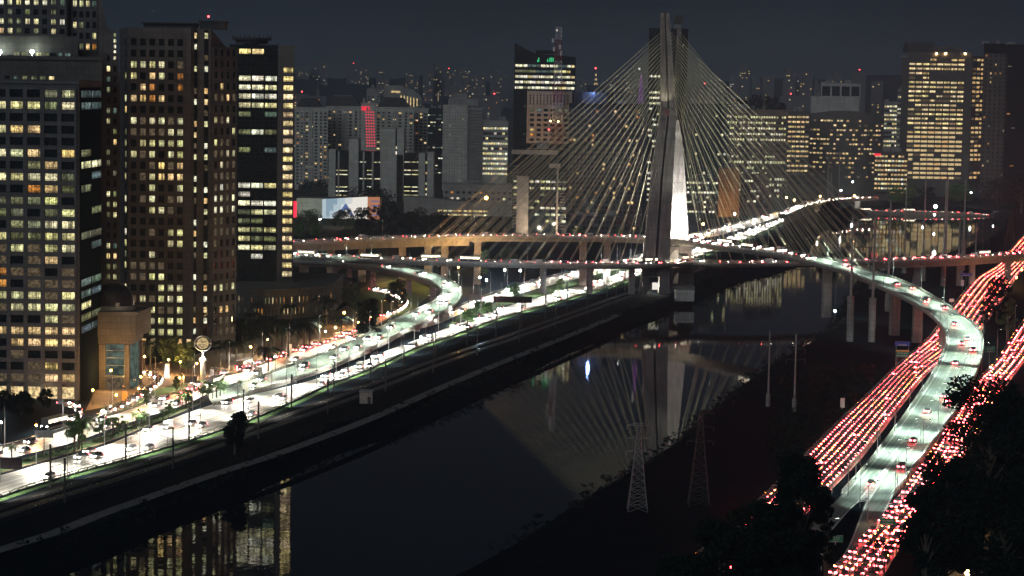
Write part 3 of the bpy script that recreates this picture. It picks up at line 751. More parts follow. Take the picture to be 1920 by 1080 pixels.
# ------------------------------------------------------------------ buildings
WC = {'g': (.88, .84, .42), 'h': (.66, .70, .36), 'w': (1, .70, .30), 'o': (1, .42, .10), 'y': (1, .78, .38), 'c': (.5, .75, .64), 'k': (.97, .94, .66), 'r': (1, .08, .07), 'b': (.45, .6, .6)}
WA = {'g': 1.0, 'h': .30, 'w': 1.0, 'o': .6, 'y': 1.2, 'c': .22, 'k': 1.3, 'r': .9, 'b': .2}
WMAT = {'g': 'win_green', 'h': 'win_dim', 'w': 'win_warm', 'o': 'win_warm', 'y': 'win_gold', 'c': 'win_cool', 'k': 'win_white', 'r': 'win_red', 'b': 'win_cool'}
def unit_window(lit, mull):
    mb = MB(); m0 = 1 if lit else 2
    mb.quad(((-.5, -.03, 0), (.5, -.03, 0), (.5, -.03, 1), (-.5, -.03, 1)), m0)
    for x0, x1, z0, z1 in [(-.5, -.47, 0, 1), (.47, .5, 0, 1), (-.47, .47, 0, .04), (-.47, .47, .96, 1)] + [(k / mull - .5 - .012, k / mull - .5 + .012, .04, .96) for k in range(1, mull)]:
        mb.hexa([(x0, -.1, z0), (x1, -.1, z0), (x1, -.02, z0), (x0, -.02, z0)], [(x0, -.1, z1), (x1, -.1, z1), (x1, -.02, z1), (x0, -.02, z1)], 0)
    return mb.mesh('window', ['frame_dark', 'lit_room', 'glass_dark'])
UW = {(l, k): unit_window(l, k) for l in (0, 1) for k in (1, 2, 3)}
class Building:
    def __init__(s, name, label, cat, p, group=None):
        s.root = thing(name, label, cat, (p[0], p[1], GZ), group); s.win = []; s.pos = Vector((p[0], p[1], GZ))
    def part(s, name, mb, mats): return mb.build(name, mats, s.root)
    def finish(s, cap=96, dark=True, dim=1):
        w = [x for x in s.win if x[4] or dark]
        w.sort(key=lambda x: (0 if x[4] else 1, -x[2] * x[3] * (1 if x[4] not in ('h',) else .6)))
        for p, ang, ww, hh, code, mull in w[:cap]:
            o = bpy.data.objects.new('window', UW[(1 if code else 0, mull)]); COL.objects.link(o); o.parent = s.root
            o.location = p - s.pos; o.rotation_euler = (0, 0, ang); o.scale = (ww, 1, hh)
            if code:
                c = WC[code]; j = RN.uniform(.75, 1.2); o.color = (c[0], c[1] * RN.uniform(.92, 1.06), c[2] * RN.uniform(.8, 1.2), WA[code] * j * dim)
        rest = w[cap:]
        if rest:
            mb = MB(); names = ['glass_dark', 'win_warm', 'win_gold', 'win_green', 'win_white', 'win_cool', 'win_dim', 'win_red']
            for p, ang, ww, hh, code, mull in rest:
                a = Vector((math.cos(ang), math.sin(ang), 0)) * (ww / 2); n = Vector((math.sin(ang), -math.cos(ang), 0)) * .03; z = Vector((0, 0, hh))
                mb.quad((p - a + n, p + a + n, p + a + n + z, p - a + n + z), names.index(WMAT[code]) if code else 0)
            o = mb.build('window', names, s.root); o['kind'] = 'stuff'
    def facade(s, O, ang, width, z0, z1, cols, rows, wf, hf, fn, mat='stone_panel', proud=.45, sill=.3, mull=2, solid=True, hmode='grid'):
        """piers and spandrels standing proud of the window plane; fn(row from the top, column) -> light code or '' """
        d = Vector((math.cos(ang), math.sin(ang), 0)); n = Vector((math.sin(ang), -math.cos(ang), 0)); O = Vector((O[0], O[1], 0))
        cw, fh = width / cols, (z1 - z0) / rows; mb = MB()
        def bar(x0, x1, za, zb, pr):
            q = [O + d * x0 + n * pr, O + d * x1 + n * pr, O + d * x1 - n * .05, O + d * x0 - n * .05]
            mb.hexa([p + Vector((0, 0, za)) for p in q], [p + Vector((0, 0, zb)) for p in q])
        if solid:
            pw = cw * (1 - wf)
            if hmode != 'strip':
                for c in range(cols + 1):
                    x0, x1 = max(0, c * cw - pw / 2), min(width, c * cw + pw / 2)
                    if x1 - x0 > .05: bar(x0, x1, z0, z1 - .02, proud)
            for r in range(rows + 1):
                a = z0 + r * fh - (fh * (1 - hf) * .5 if r else 0); b = z0 + r * fh + (fh * (1 - hf) * .5 if r < rows else 0)
                if b - a > .05: bar(.02, width - .02, a, b, proud - .07)
            s.part('facade', mb, mat)
        for r in range(rows):
            for c in range(cols):
                k = fn(r, c)
                if k is None: continue
                p = O + d * ((c + .5) * cw) + Vector((0, 0, z1 - (r + 1) * fh + fh * (1 - hf) * .5))
                s.win.append((p, ang, cw * wf, fh * hf, k, mull))
    def face(s, a, b, *args, **kw):
        """facade on the wall from plan point a to b"""
        s.facade(a, math.atan2(b[1] - a[1], b[0] - a[0]), math.hypot(b[0] - a[0], b[1] - a[1]), *args, **kw)
def rows_from(pats): return lambda r, c: ('' if r >= len(pats) or c >= len(pats[r]) or pats[r][c] in 'd.' else pats[r][c])
def rnd(prob, codes, seed, rowprob=None, run=0):
    q = random.Random(seed); rp = {}; prev = {}
    def fn(r, c):
        if r not in rp: rp[r] = q.random() ** .8 * 2 * prob if rowprob is None else (q.choice(rowprob)); prev[r] = ''
        if run and prev[r] and q.random() < run: k = prev[r]
        else: k = q.choice(codes) if q.random() < rp[r] else ''
        prev[r] = k; return k
    return fn
def X(u, v, Y): return P(u, v, Y).x
def plan(x0, x1, Y, d, y0=None):            # plan opening slightly towards the back
    k = (Y + d) / Y; return [(x0, Y if y0 is None else y0), (x1, Y if y0 is None else y0), (x1 * k, Y + d), (x0 * k, Y + d)]
def Z(u, v, Y): return P(u, v, Y).z

# --- the front office block with its five bays of wide windows, glass corner beside it
Y1 = 680.0
xa, xb = X(-60, 450, Y1), X(148, 450, Y1); zt = Z(75, 157, Y1); zb0 = Z(75, 718, Y1)
B = Building('office_block', 'wide grey office block of square windows with a dark glass corner strip', 'office building', ((xa + xb) / 2, Y1 + 15))
xg = X(190, 450, Y1 + 3)
mb = MB(); xg = X(190, 450, Y1 + 31)
mb.prism([(xa, Y1), (xb, Y1), (xg, Y1 + 31), (xa, Y1 + 31)], GZ, zt); mb.prism([(xa - .3, Y1 - .5), (xb + .3, Y1 - .5), (xg + .3, Y1 + 31), (xa - .3, Y1 + 31)], zt + .02, zt + 1.3); B.part('wall', mb, 'stone_panel')
cw = (X(131 + 16, 450, Y1) - X(3, 450, Y1)) / 4.5
pat = '''....dddhg ..hgggghg ..dddddd ..gggwwdd ..dddddd ..gggwdw ..dddhwd ..hdggggh ..dddowh ..hhhhgd ..hhhdhg ..ddhhgg ..gghhgg ..hhghgg ..hhdhwd ..oohhdh ..oodhhh ..gggghg ..hhgggg ..ddddgh ..wwwwww ..ddwwww ..ddhddd ..dddhwd ..dhhhww'''.split()
pat = [p[-6:] for p in pat]; nc = 6
fz1, fz0 = Z(75, 164, Y1), Z(75, 164 + 25 * 22.2, Y1)
B.face((xb - .6 - cw * nc, Y1), (xb - .6, Y1), fz0, fz1, nc, 25, .76, .66, rows_from(pat), 'stone_panel', .7, mull=3)
# columns and lit hall at its foot
mb = MB()
for c in range(nc + 1): mb.box((xb - .6 - c * cw, Y1 - .5, GZ), (1.3, 1.2, fz0 - GZ))
B.part('column', mb, 'stone_panel')
mb = MB(); mb.quad([(xb - 26, Y1 - .06, GZ + .4), (xb - 1, Y1 - .06, GZ + .4), (xb - 1, Y1 - .06, fz0 - 1), (xb - 26, Y1 - .06, fz0 - 1)]); B.part('shop_window', mb, 'win_gold')
lamp(((xb - 10), Y1 - 5, GZ + 3), (1, .7, .4), 900, .5)
# dark glass corner
mb = MB(); dx, dy = (xg - xb) / 31, 1.0; mb.hexa([(xb + dx + .02, Y1 + 1, GZ), (xb + dx + .12, Y1 + 1, GZ), (xg + .12, Y1 + 30.5, GZ), (xg + .02, Y1 + 30.5, GZ)], [(xb + dx + .02, Y1 + 1, zt - 1), (xb + dx + .12, Y1 + 1, zt - 1), (xg + .12, Y1 + 30.5, zt - 1), (xg + .02, Y1 + 30.5, zt - 1)]); B.part('glass_bay', mb, 'glass_black')
gpat = {0: 'cc', 1: 'cc', 5: 'h.', 6: 'gk', 7: '.c', 8: 'h.', 10: '.h', 12: 'hh', 13: '.c', 16: 'cc', 17: 'cc', 18: 'g.', 19: 'hh', 20: 'bb'}
B.face((xb + .2, Y1 + 2), (xg + .17, Y1 + 30), fz0, fz1, 2, 25, .97, .62, lambda r, c: (gpat.get(r, '..')[c].replace('.', '') or None), solid=False, mull=3)
B.finish(100)
# --- terraces and tower behind it
Y2 = 716.0
B = Building('office_tower', 'tall dark office tower with stepped terraces and floodlit roof deck, behind the square-window block', 'office building', (X(90, 300, Y2), Y2 + 20))
mb = MB(); x0, x1 = X(-60, 110, Y2), X(191, 110, Y2)
mb.prism(plan(x0, x1, Y2, 26), GZ, Z(90, 112, Y2)); mb.prism([(x0, Y2 - .6), (x1 + .4, Y2 - .6), (x1 + .2, Y2 + 4), (x0, Y2 + 4)], Z(90, 112, Y2) + .02, Z(90, 105, Y2))
B.part('terrace', mb, 'stone_dark')
B.facade((X(5, 146, Y2), Y2), 0, X(105, 146, Y2) - X(5, 146, Y2), Z(50, 152, Y2), Z(50, 141, Y2), 6, 1, .6, .8, rows_from(['.chhhy']), solid=False)
Y3 = 742.0
x0, x1, x2 = X(-60, 60, Y3), X(126, 60, Y3), X(222, 400, Y3)
mb = MB(); zt = Z(100, -40, Y3); zs = Z(190, 30, Y3); 
mb.prism([(x0, Y3), (x1, Y3), (x1, Y3 + 2.9), (x0, Y3 + 2.9)], GZ, zt); mb.prism([(x0, Y3 + 2.95), (x1, Y3 + 2.95), (x1, Y3 + 34), (x0, Y3 + 34)], GZ, zt - .1)
q = [(x1 + .02, Y3 + 3), (x2, Y3 + 3)]
pr = [(x1 + .02, GZ), (x2, GZ), (X(222, 158, Y3), Z(222, 158, Y3)), (X(213, 57, Y3), Z(213, 57, Y3)), (X(198, 53, Y3), Z(198, 53, Y3)), (X(180, -40, Y3), zt), (x1 + .02, zt)]
n_ = len(pr); i = len(mb.v); mb.v += [Vector((a, Y3 + 3, z)) for a, z in pr] + [Vector((a * (Y3 + 32) / (Y3 + 3) - (.2 if a > x1 + 1 else 0), Y3 + 32, z)) for a, z in pr]
mb.f.append(tuple(range(i, i + n_))); mb.m.append(0); mb.f.append(tuple(range(i + 2 * n_ - 1, i + n_ - 1, -1))); mb.m.append(0)
for k in range(n_): j = (k + 1) % n_; mb.f.append((i + k, i + n_ + k, i + n_ + j, i + j)); mb.m.append(0)
B.part('wall', mb, 'stone_brown')
up = [x[::-1] for x in ('kggggggk', 'hhdddhhh', 'gghhgggk', 'gggdhdgd')]
B.facade((X(-22, 0, Y3), Y3), 0, X(125, 0, Y3) - X(-22, 0, Y3), Z(50, 67, Y3), Z(50, -5, Y3), 9, 4, .55, .6, rows_from(['gkggkgkhc', '.dhdhddhd', 'hghhggdgk', 'hwghdhdgd']), 'stone_brown', .35)
B.facade((X(131, 0, Y3), Y3 + 3), 0, X(180, 0, Y3) - X(131, 0, Y3), Z(150, 97, Y3), Z(150, -4, Y3), 4, 5, .6, .6, rows_from(['gggc', 'dddd', 'ghdd', 'dddg', 'dhwo']), 'stone_brown', .3)
side = ['.', 'y', 'c.', 'h.', '..', 'hc', 'g.', '.h', '.w', 'h.', 'h.', '.h', '..', 'gh', 'hg', 'hg', '..', '..', 'gc', 'ww', 'hh', 'hg']
B.facade((X(194, 300, Y3), Y3 + 3), 0, X(219, 300, Y3) - X(194, 300, Y3), Z(205, 530, Y3), Z(205, 99, Y3), 2, 22, .5, .55, lambda r, c: (side[r][c] if c < len(side[r]) and side[r][c] != '.' else ''), 'stone_brown', .3)
B.facade((X(209.5, 60, Y3), Y3 + 3), 0, 1.0, Z(211, 114, Y3), Z(211, 60, Y3), 1, 5, .8, .7, lambda r, c: 'k' if r else 'h', solid=False, mull=1)
B.facade((X(18, 104, Y2), Y2 + 5), 0, X(128, 104, Y2) - X(18, 104, Y2), Z(60, 106, Y2), Z(60, 97, Y2), 8, 1, .8, .9, rows_from(['hhhgh.cc']), solid=False)
mb = MB(); mb.prism([(x0, Y2 + 5.1), (X(140, 104, Y2), Y2 + 5.1), (X(140, 104, Y2 + 25), Y2 + 25), (x0, Y2 + 25)], Z(60, 104.9, Y2), Z(60, 66, Y2)); B.part('setback', mb, 'stone_dark')
for u in (60, 0):
    p = P(u, 97, Y2 + 2.5); mb = MB(); mb.ball(p, .62, 8, 5); mb.tube([p - Vector((0, 0, 1.6)), p], .12, 5); f_ = B.part('floodlight', mb, 'lamp_white')
    lamp(p + Vector((0, 0, .9)), (.9, 1, .75), 500, .4)
B.finish(100)

# --- the square-window stone tower with rounded slots
Y4 = 820.0
c4 = (X(325, 600, Y4), Y4 + 16)
B = Building('office_tower', 'brown stone tower with six columns of small square windows and a red beacon', 'office building', c4)
pts = [(X(226, 300, Y4), Y4 + 7), (X(241, 300, Y4), Y4), (X(357, 300, Y4), Y4), (X(364, 300, Y4), Y4 + 3.2), (X(383, 300, Y4), Y4 + 3.2), (X(393, 300, Y4), Y4 + 2), (X(443, 300, Y4 + 16), Y4 + 16), (X(442, 300, Y4 + 36), Y4 + 36), (X(224, 300, Y4 + 36), Y4 + 36)]
zt = Z(300, 52, Y4)
top = [(p[0], p[1], zt) for p in pts]; top[6] = (pts[6][0], pts[6][1], Z(443, 112, Y4)); top[7] = (pts[7][0], pts[7][1], Z(443, 112, Y4)); top[5] = (pts[5][0], pts[5][1], zt)
mb = MB(); mb.prism(pts, GZ, zt, 0, top); B.part('wall', mb, 'stone_brown')
mb = MB(); mb.box((X(310, 50, Y4), Y4 + 14, zt + .02), (X(358, 50, Y4) - X(262, 50, Y4), 12, 1.6)); mb.box((X(310, 50, Y4), Y4 + 14, zt + 1.63), (X(360, 50, Y4) - X(258, 50, Y4), 14, .5)); mb.box((X(391, 50, Y4), Y4 + 14, zt + .02), (9.2, 9, 2.6)); mb.box((X(391, 50, Y4), Y4 + 14, zt + 2.63), (10, 10, .5)); B.part('roof_plant', mb, 'roof_dark')
mb = MB(); p = P(391, 31, Y4 + 14); mb.tube([Vector((p.x, p.y, zt + 3.1)), p], .09, 5, 0); mb.ball(p, .42, 8, 5, 1); B.part('beacon', mb, ['steel_dark', 'lamp_red'])
p6 = '''ddddddd ddddddd ggggdh gdwgdo dwoddo wwowdd dddddd ghgghg hhhhgg dggggg ghgdgg ddhwhw dhgwww ddgddg dhgdhg ddgghd dddddd ddhdgg ddddgg ddgddd hhhhdd hhggdd dddggg hghggg dhghhg hdgggg hdgggg'''.split()
rv0 = 79 - 20.9 * .5
B.facade((X(242, 300, Y4), Y4), 0, X(346.5, 300, Y4) - X(242, 300, Y4), Z(295, 68.5 + 27 * 20.9, Y4), Z(295, 68.5, Y4), 6, 27, .62, .62, rows_from(p6), 'stone_brown', .5, mull=2)
sq = ['', '', 'y', '', 'g', 'w', '', 'h', '', 'k', '', '', 'g', '', '', 'h', '', 'g', '', '', 'k', '', 'g', '', 'w', '', 'g']
for u0, w_, sh in ((362.5, 1.5, 0), (383.5, 1.0, 3)):
    mb = MB(); 
    B.facade((X(u0 - 3, 300, Y4), Y4 + 2.4), 0, 1.5, Z(365, 68.5 + 27 * 20.9, Y4), Z(365, 56, Y4), 1, 28, .8, .5, lambda r, c, sh=sh: ('ykdgdhkdwyhgdkghdkwghdkgdhwk'[(r + sh) % 28].replace('d', '')), 'glass_dark', .1, mull=1)
pr_ = '''dddd dddd .... dwdd hhwh dddd ghgd dddg ghhd hhgg dghh hhhh hkhh kkhk kkhk hhdd hhhh hddd dddh rrrr rrrr gghg dddd dwwd dhhd dhhh gghg'''.split()
a, b = (X(396, 300, Y4), Y4 + 2.8), (X(442.6, 300, Y4 + 16), Y4 + 15.8)
pr2 = ['dddd' if 'r' in x else x for x in pr_]
B.face(a, b, Z(420, 88 + 26 * 20.9, Y4 + 9), Z(420, 88, Y4 + 9), 4, 26, .55, .6, rows_from(pr2), 'stone_brown', .4, mull=1)
B.face((X(226.3, 300, Y4), Y4 + 6.8), (X(240.6, 300, Y4), Y4 + .2), Z(232, 68 + 26 * 20.9, Y4), Z(232, 68, Y4), 1, 26, .5, .62, lambda r, c: 'dddhdgwdhghhgdkgdkghgdghdh'[r].replace('d', ''), 'stone_brown', .3, mull=1)
# tall lit entrance windows between the ground floor piers
B.facade((X(262, 300, Y4), Y4), 0, X(364, 300, Y4) - X(262, 300, Y4), GZ + .3, Z(300, 634, Y4), 6, 1, .5, .9, lambda r, c: 'wywhwy'[c], 'stone_brown', .5, mull=2)
B.finish(100)

# --- glass tower with a concrete stair of warm windows and the helipad
Y5 = 960.0
B = Building('office_tower', 'dark glass tower with helipad and one concrete strip of amber windows', 'office building', (X(495, 500, Y5), Y5 + 14))
xs = [X(u, 300, Y5) for u in (430, 520, 551)]; zt = Z(500, 84, Y5)
mb = MB(); mb.prism([(xs[0], Y5 + 1), (xs[1], Y5 + 1), (xs[1] + 1, Y5 + 28), (xs[0] - 4, Y5 + 28)], GZ, zt); B.part('glass_wall', mb, 'glass_blue')
mb = MB(); mb.prism([(xs[1] + .02, Y5), (xs[2], Y5), (X(551, 300, Y5 + 29), Y5 + 29), (xs[1] + 2.02, Y5 + 29)], GZ, Z(540, 85, Y5)); B.part('stair_wall', mb, 'stone_brown')
mb = MB(); c = (X(465, 70, Y5), Y5 + 14); mb.box((c[0], c[1], zt + .02), (5, 6, Z(460, 75, Y5) - zt)); z_ = Z(460, 74, Y5); mb.prism([(c[0] + 8.5 * math.cos(t * math.pi / 8), c[1] + 8.5 * math.sin(t * math.pi / 8)) for t in range(16)], z_ + .03, z_ + 1); 
for t in range(24): mb.box((c[0] + 8.3 * math.cos(t * math.pi / 12), c[1] + 8.3 * math.sin(t * math.pi / 12), z_ + 1), (.2, .2, 1.2))
mb.prism([(c[0] + 7 * math.cos(t * math.pi / 8), c[1] + 7 * math.sin(t * math.pi / 8)) for t in range(16)], z_ - 1.5, z_ + .02); B.part('helipad', mb, 'roof_dark')
st = {0: 'yyd', 3: 'kkk', 4: 'kkg', 5: 'kkk', 6: 'ggg', 9: 'hkh', 15: 'kkg', 16: 'kdd', 17: 'kkk', 18: 'hgg', 19: 'hhd', 20: 'ghg', 21: 'ghh', 22: 'kgg', 23: 'dkd', 27: 'kkg'}
B.facade((X(445.5, 300, Y5), Y5 + 1), 0, xs[1] - X(445.5, 300, Y5) - .3, Z(480, 90 + 28 * 16.62, Y5), Z(480, 88, Y5), 3, 28, .94, .6, lambda r, c: (st.get(r, ('ddd', 'hdd', 'ddd', 'ddc')[(r * 7 + c) % 4])[c].replace('d', '')), 'glass_dark', .1, mull=3)
B.facade((X(529, 300, Y5), Y5), 0, X(550, 300, Y5) - X(529, 300, Y5), Z(540, 123 + 24 * 16.62, Y5), Z(540, 123, Y5), 1, 24, .9, .62, lambda r, c: 'y', 'stone_brown', .4, mull=3)
B.finish(100)
mb = MB(); mb.ball(P(520, 90, Y5 - 1), .3, 6, 4); 

# --- domed pavilion with its portal
Y6 = 705.0
x0, x1 = X(190, 620, Y6), X(254, 620, Y6)
B = Building('domed_pavilion', 'pale stone pavilion with dark metal dome over a big glass portal', 'building', ((x0 + x1) / 2, Y6 + 8))
zc, zd = Z(220, 632, Y6), Z(220, 590, Y6)
mb = MB(); mb.prism([(x0 - 8, Y6), (x1, Y6), (x1 + 2, Y6 + 18), (x0 - 8, Y6 + 18)], zc, zd)
mb.prism([(x0 - 8, Y6 - .5), (x1 + .6, Y6 - .5), (x1 + 2.6, Y6 + 18), (x0 - 8, Y6 + 18)], zd + .02, zd + .9)
mb.prism([(x0 - 8, Y6 + .8), (x1 - 1.2, Y6 + .8), (x1 - .5, Y6 + 18), (x0 - 8, Y6 + 18)], zc - 2.4, zc - .02); B.part('wall', mb, 'stone_panel')
mb = MB()
for u, w_ in ((191, 2.0), (237, 1.5)): mb.box((X(u, 650, Y6), Y6 + 1.2, GZ), (w_, 1.8, zc - 2.5 - GZ))
mb.box((x1 - .8, Y6 + 14, GZ), (1.5, 1.5, zc - 2.5 - GZ)); B.part('column', mb, 'stone_brown')
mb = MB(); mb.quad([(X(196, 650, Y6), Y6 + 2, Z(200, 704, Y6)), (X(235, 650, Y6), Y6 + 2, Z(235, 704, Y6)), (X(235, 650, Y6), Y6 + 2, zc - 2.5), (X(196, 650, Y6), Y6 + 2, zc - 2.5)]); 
mb.box(((x0 + x1) / 2, Y6 + 10, GZ), (x1 - x0 - 2, 15, zc - 2.6 - GZ)); B.part('glass_front', mb, 'reflection_glow')
mb = MB()
for k in range(4): z = Z(215, 645 + 14 * k, Y6); mb.box((X(215, 650, Y6), Y6 + 1.85, z), (6, .15, .16))
mb.box((X(215, 650, Y6), Y6 + 1.4, Z(215, 708, Y6)), (6.6, 1.2, .5)); B.part('glazing_bar', mb, 'white_board')
mb = MB(); mb.quad([(X(197, 710, Y6), Y6 + 1.9, GZ + .2), (X(235, 710, Y6), Y6 + 1.9, GZ + .2), (X(235, 710, Y6), Y6 + 1.9, Z(215, 707, Y6)), (X(197, 710, Y6), Y6 + 1.9, Z(215, 707, Y6))]); B.part('shop_window', mb, 'win_dim')
dc = Vector((X(203, 570, Y6), Y6 + 10, zd + 1)); r_ = X(242, 570, Y6) - dc.x
mb = MB(); mb.prism([(dc.x + (r_ + .5) * math.cos(t * math.pi / 12), dc.y + (r_ + .5) * math.sin(t * math.pi / 12)) for t in range(24)], zd + .95, zd + 2.2); B.part('drum', mb, 'pale_wall')
mb = MB(); n_ = 28
for a in range(10):
    for b in range(n_):
        def q(a, b): t = a / 10 * math.pi / 2; p = 2 * math.pi * b / n_; return (dc.x + r_ * math.cos(t) * math.cos(p), dc.y + r_ * math.cos(t) * math.sin(p), zd + 2.2 + r_ * 1.12 * math.sin(t))
        mb.quad((q(a, b), q(a, b + 1), q(a + 1, b + 1), q(a + 1, b)))
B.part('dome', mb, 'dome_metal')
lamp((x1 - 2, Y6 - 3, zd + 2.5), (1, .75, .5), 260, .4); lamp((x0 + 4, Y6 - 14, GZ + 9), (1, .7, .42), 500, .4)
B.finish()
# --- curved low podium between the towers
B = Building('curved_podium', 'low curved stone podium with slit lights behind the palms', 'building', (X(540, 600, 985), 985))
mb = MB(); arc = []
for k in range(15):
    t = k / 14; u = 443 + 180 * t; arc.append((X(u, 590, 950) , 950 - 26 * math.sin(math.pi * (t * .8 + .2)) ))
zt = Z(540, 545, 930)
mb.prism(arc + [(arc[-1][0], 1010), (arc[0][0], 1010)], GZ, zt); mb.prism([(a[0], a[1] - .5) for a in arc] + [(arc[-1][0] + .5, 1010), (arc[0][0], 1010)], zt + .02, zt + 1); B.part('wall', mb, 'stone_panel')
for k in range(14):
    a, b = arc[k], arc[k + 1]
    B.face(a, b, GZ + 1, zt - 1.5, 2, 2, .25, .6, lambda r, c: RN.choice(['', '', '', 'o', 'h', 'y']), 'stone_panel', .3, mull=1)
B.finish(30)

# ------------------------------------------------------------------ mid-distance buildings
def block(name, label, cat, u0, u1, vt, Y, depth, mat, face=None, roof=None, cap=60, dark=True, yaw=0, vb=None, rparts=True):
    """plain block seen between columns u0..u1, top at row vt; face=(cols, floor height m, wf, hf, fn, proud)"""
    um = (u0 + u1) / 2; x0, x1 = X(u0, vt + 60, Y), X(u1, vt + 60, Y); zt = Z(um, vt, Y)
    B = Building(name, label, cat, ((x0 + x1) / 2, Y + depth / 2))
    mb = MB(); mb.prism(plan(x0, x1, Y, depth), GZ, zt); mb.prism(plan(x0 - .3, x1 + .3, Y, depth, Y - .4), zt + .02, zt + 1.1)
    B.part('wall', mb, mat)
    if roof:
        mb = MB()
        for a, b, h in roof: mb.box((x0 + (x1 - x0) * (a + b) / 2, Y + depth * .5, zt + 1.12), ((x1 - x0) * (b - a), depth * .5, h))
        B.part('roof_plant', mb, 'roof_dark')
    else:
        q = random.Random(int(u0 * 7 + vt)); mb = MB(); w = x1 - x0
        for k in range(q.randint(2, 4)): a = q.uniform(.12, .85); bw = q.uniform(.08, .2) * w; mb.box((x0 + w * a, Y + depth * q.uniform(.3, .6), zt + 1.12 + k * .01), (bw, depth * .25, q.uniform(1.5, 4.5)))
        a = x0 + w * q.uniform(.2, .8); mb.tube([(a, Y + depth * .4, zt + 1), (a, Y + depth * .4, zt + q.uniform(6, 11))], .12, 4); B.part('roof_plant', mb, 'plain_wall')
    if face:
        cols, fh, wf, hf, fn, pr, fm, off0 = face
        z0 = GZ + 3 if vb is None else Z(um, vb, Y); rows = max(1, int((zt - off0 - z0) / fh))
        B.facade((x0 + .4, Y), 0, x1 - x0 - .8, zt - off0 - rows * fh, zt - off0, cols, rows, wf, hf, fn, fm, pr, solid=pr > 0, mull=1 if cols > 8 else 2)
    B.finish(cap, dark); return B, x0, x1, zt
def gable(B, x0, x1, z0, h, Y, d, k=.18):
    mb = MB(); w = (x1 - x0) * k; mb.hexa([(x0 - .5, Y - .5, z0), (x1 + .5, Y - .5, z0), (x1 + .5, Y + d, z0), (x0 - .5, Y + d, z0)], [(x0 + w, Y + d * .3, z0 + h), (x1 - w, Y + d * .3, z0 + h), (x1 - w, Y + d * .7, z0 + h), (x0 + w, Y + d * .7, z0 + h)]); B.part('roof', mb, 'roof_dark')
AP = 'apartment tower'
for u0, u1, vt, Y, rf, lab, seed, cd in ((553, 615, 203, 2080, (.05, .75, 8), 'pale apartment tower with dark hipped roof beside the amber window strip', 1, 'wwyho'), (612, 682, 201, 2120, (.0, .9, 9), 'pale apartment tower with dark hipped roof beside the red stair lights', 2, 'wwyyh'), (703, 776, 203, 2140, (.05, .85, 9), 'pale apartment tower with dark hipped roof below the arched tower', 3, 'wwyo'), (768, 802, 205, 2180, None, 'plain pale apartment slab between the hipped roofs and the bluish office', 4, 'woy')):
    B, x0, x1, zt = block('apartment_tower', lab, AP, u0, u1, vt, Y, 26, 'pale_wall', (7 if u1 - u0 > 50 else 4, 3.1, .55, .5, rnd(.17, cd, seed), .5, 'pale_wall', 3), cap=70)
    if rf: gable(B, x0 + (x1 - x0) * rf[0], x0 + (x1 - x0) * rf[1], zt + 1.12, rf[2], Y, 24)
    mb = MB(); w = x1 - x0
    for k in (.26, .5, .74): mb.box((x0 + w * k, Y - .9, GZ), (1.6, 1.2, zt - GZ - 2))
    B.part('pilaster', mb, 'pale_wall')
B, x0, x1, zt = block('apartment_tower', 'pale stair tower with rows of red lights and a red clock sign', AP, 676, 706, 195, 2060, 20, 'pale_wall')
for r in range(13):
    mb = MB(); z = Z(690, 211 + r * 5.3, 2060)
    for c in range(4): mb.box((X(686 + c * 4.6 + r * .25, 240, 2060), 2059.8, z), (1.0, .3, .9))
    B.part('stair_light', mb, 'stair_red')
mb = MB()
def seg7(mb, x, y, z, w, h, t, on):
    S = {'a': (0, h, w, t), 'd': (0, 0, w, t), 'g': (0, h / 2, w, t), 'f': (-w / 2, h * .75, t, h / 2), 'b': (w / 2, h * .75, t, h / 2), 'e': (-w / 2, h * .25, t, h / 2), 'c': (w / 2, h * .25, t, h / 2)}
    for k in on: a, b, c, d = S[k]; mb.box((x + a, y, z + b - d / 2), (c, .4, d))
for i_, on in enumerate(('adef', 'abcdefg', 'aef', 'abc')): seg7(mb, X(680 + i_ * 3.6, 205, 2059), 2059.4, Z(685, 206.5, 2059), 1.2, 3.0, .55, on)
B.part('sign', mb, 'sign_red')
# arched tower
B, x0, x1, zt = block('apartment_tower', 'hazy tower with a stepped arched crown lit at the top', AP, 708, 792, 190, 2500, 30, 'far_wall', (10, 3.4, .4, .6, rnd(.2, 'wchy', 21), .4, 'far_wall', 2), cap=40)
mb = MB(); n_ = 10; xm, xr = X(742, 180, 2500), X(792, 190, 2500)
pa = [(xm, zt)] + [(xm + (xr - xm) * math.sin(math.pi / 2 * k / n_), zt + (Z(742, 162, 2500) - zt) * math.cos(math.pi / 2 * k / n_)) for k in range(n_ + 1)]
i = len(mb.v); mb.v += [Vector((a, 2500, z)) for a, z in pa] + [Vector((a, 2530, z)) for a, z in pa]; K = len(pa)
mb.f += [tuple(range(i, i + K)), tuple(range(i + 2 * K - 1, i + K - 1, -1))] + [(i + k, i + (k + 1) % K, i + K + (k + 1) % K, i + K + k) for k in range(K)]; mb.m += [0] * (2 + K)
mb.box((X(738, 170, 2500), 2512, zt), (22, 20, Z(738, 160, 2500) - zt)); B.part('crown', mb, 'plain_wall')
mb = MB()
for u in range(752, 786, 6): mb.box((X(u, 185, 2500), 2499.6, zt - 6), (1.2, .5, 13 - (u - 752) * .12))
mb.box((X(742, 170, 2500), 2499.5, Z(742, 174, 2500)), (10, .4, 2.2)); B.part('crown_light', mb, 'win_gold')
block('apartment_tower', 'hazy pale slab with bare side wall behind the red stair lights', AP, 687, 712, 168, 2450, 24, 'plain_wall', (3, 3.2, .4, .5, rnd(.1, 'wk', 5), 0, 'far_wall', 6), cap=20)
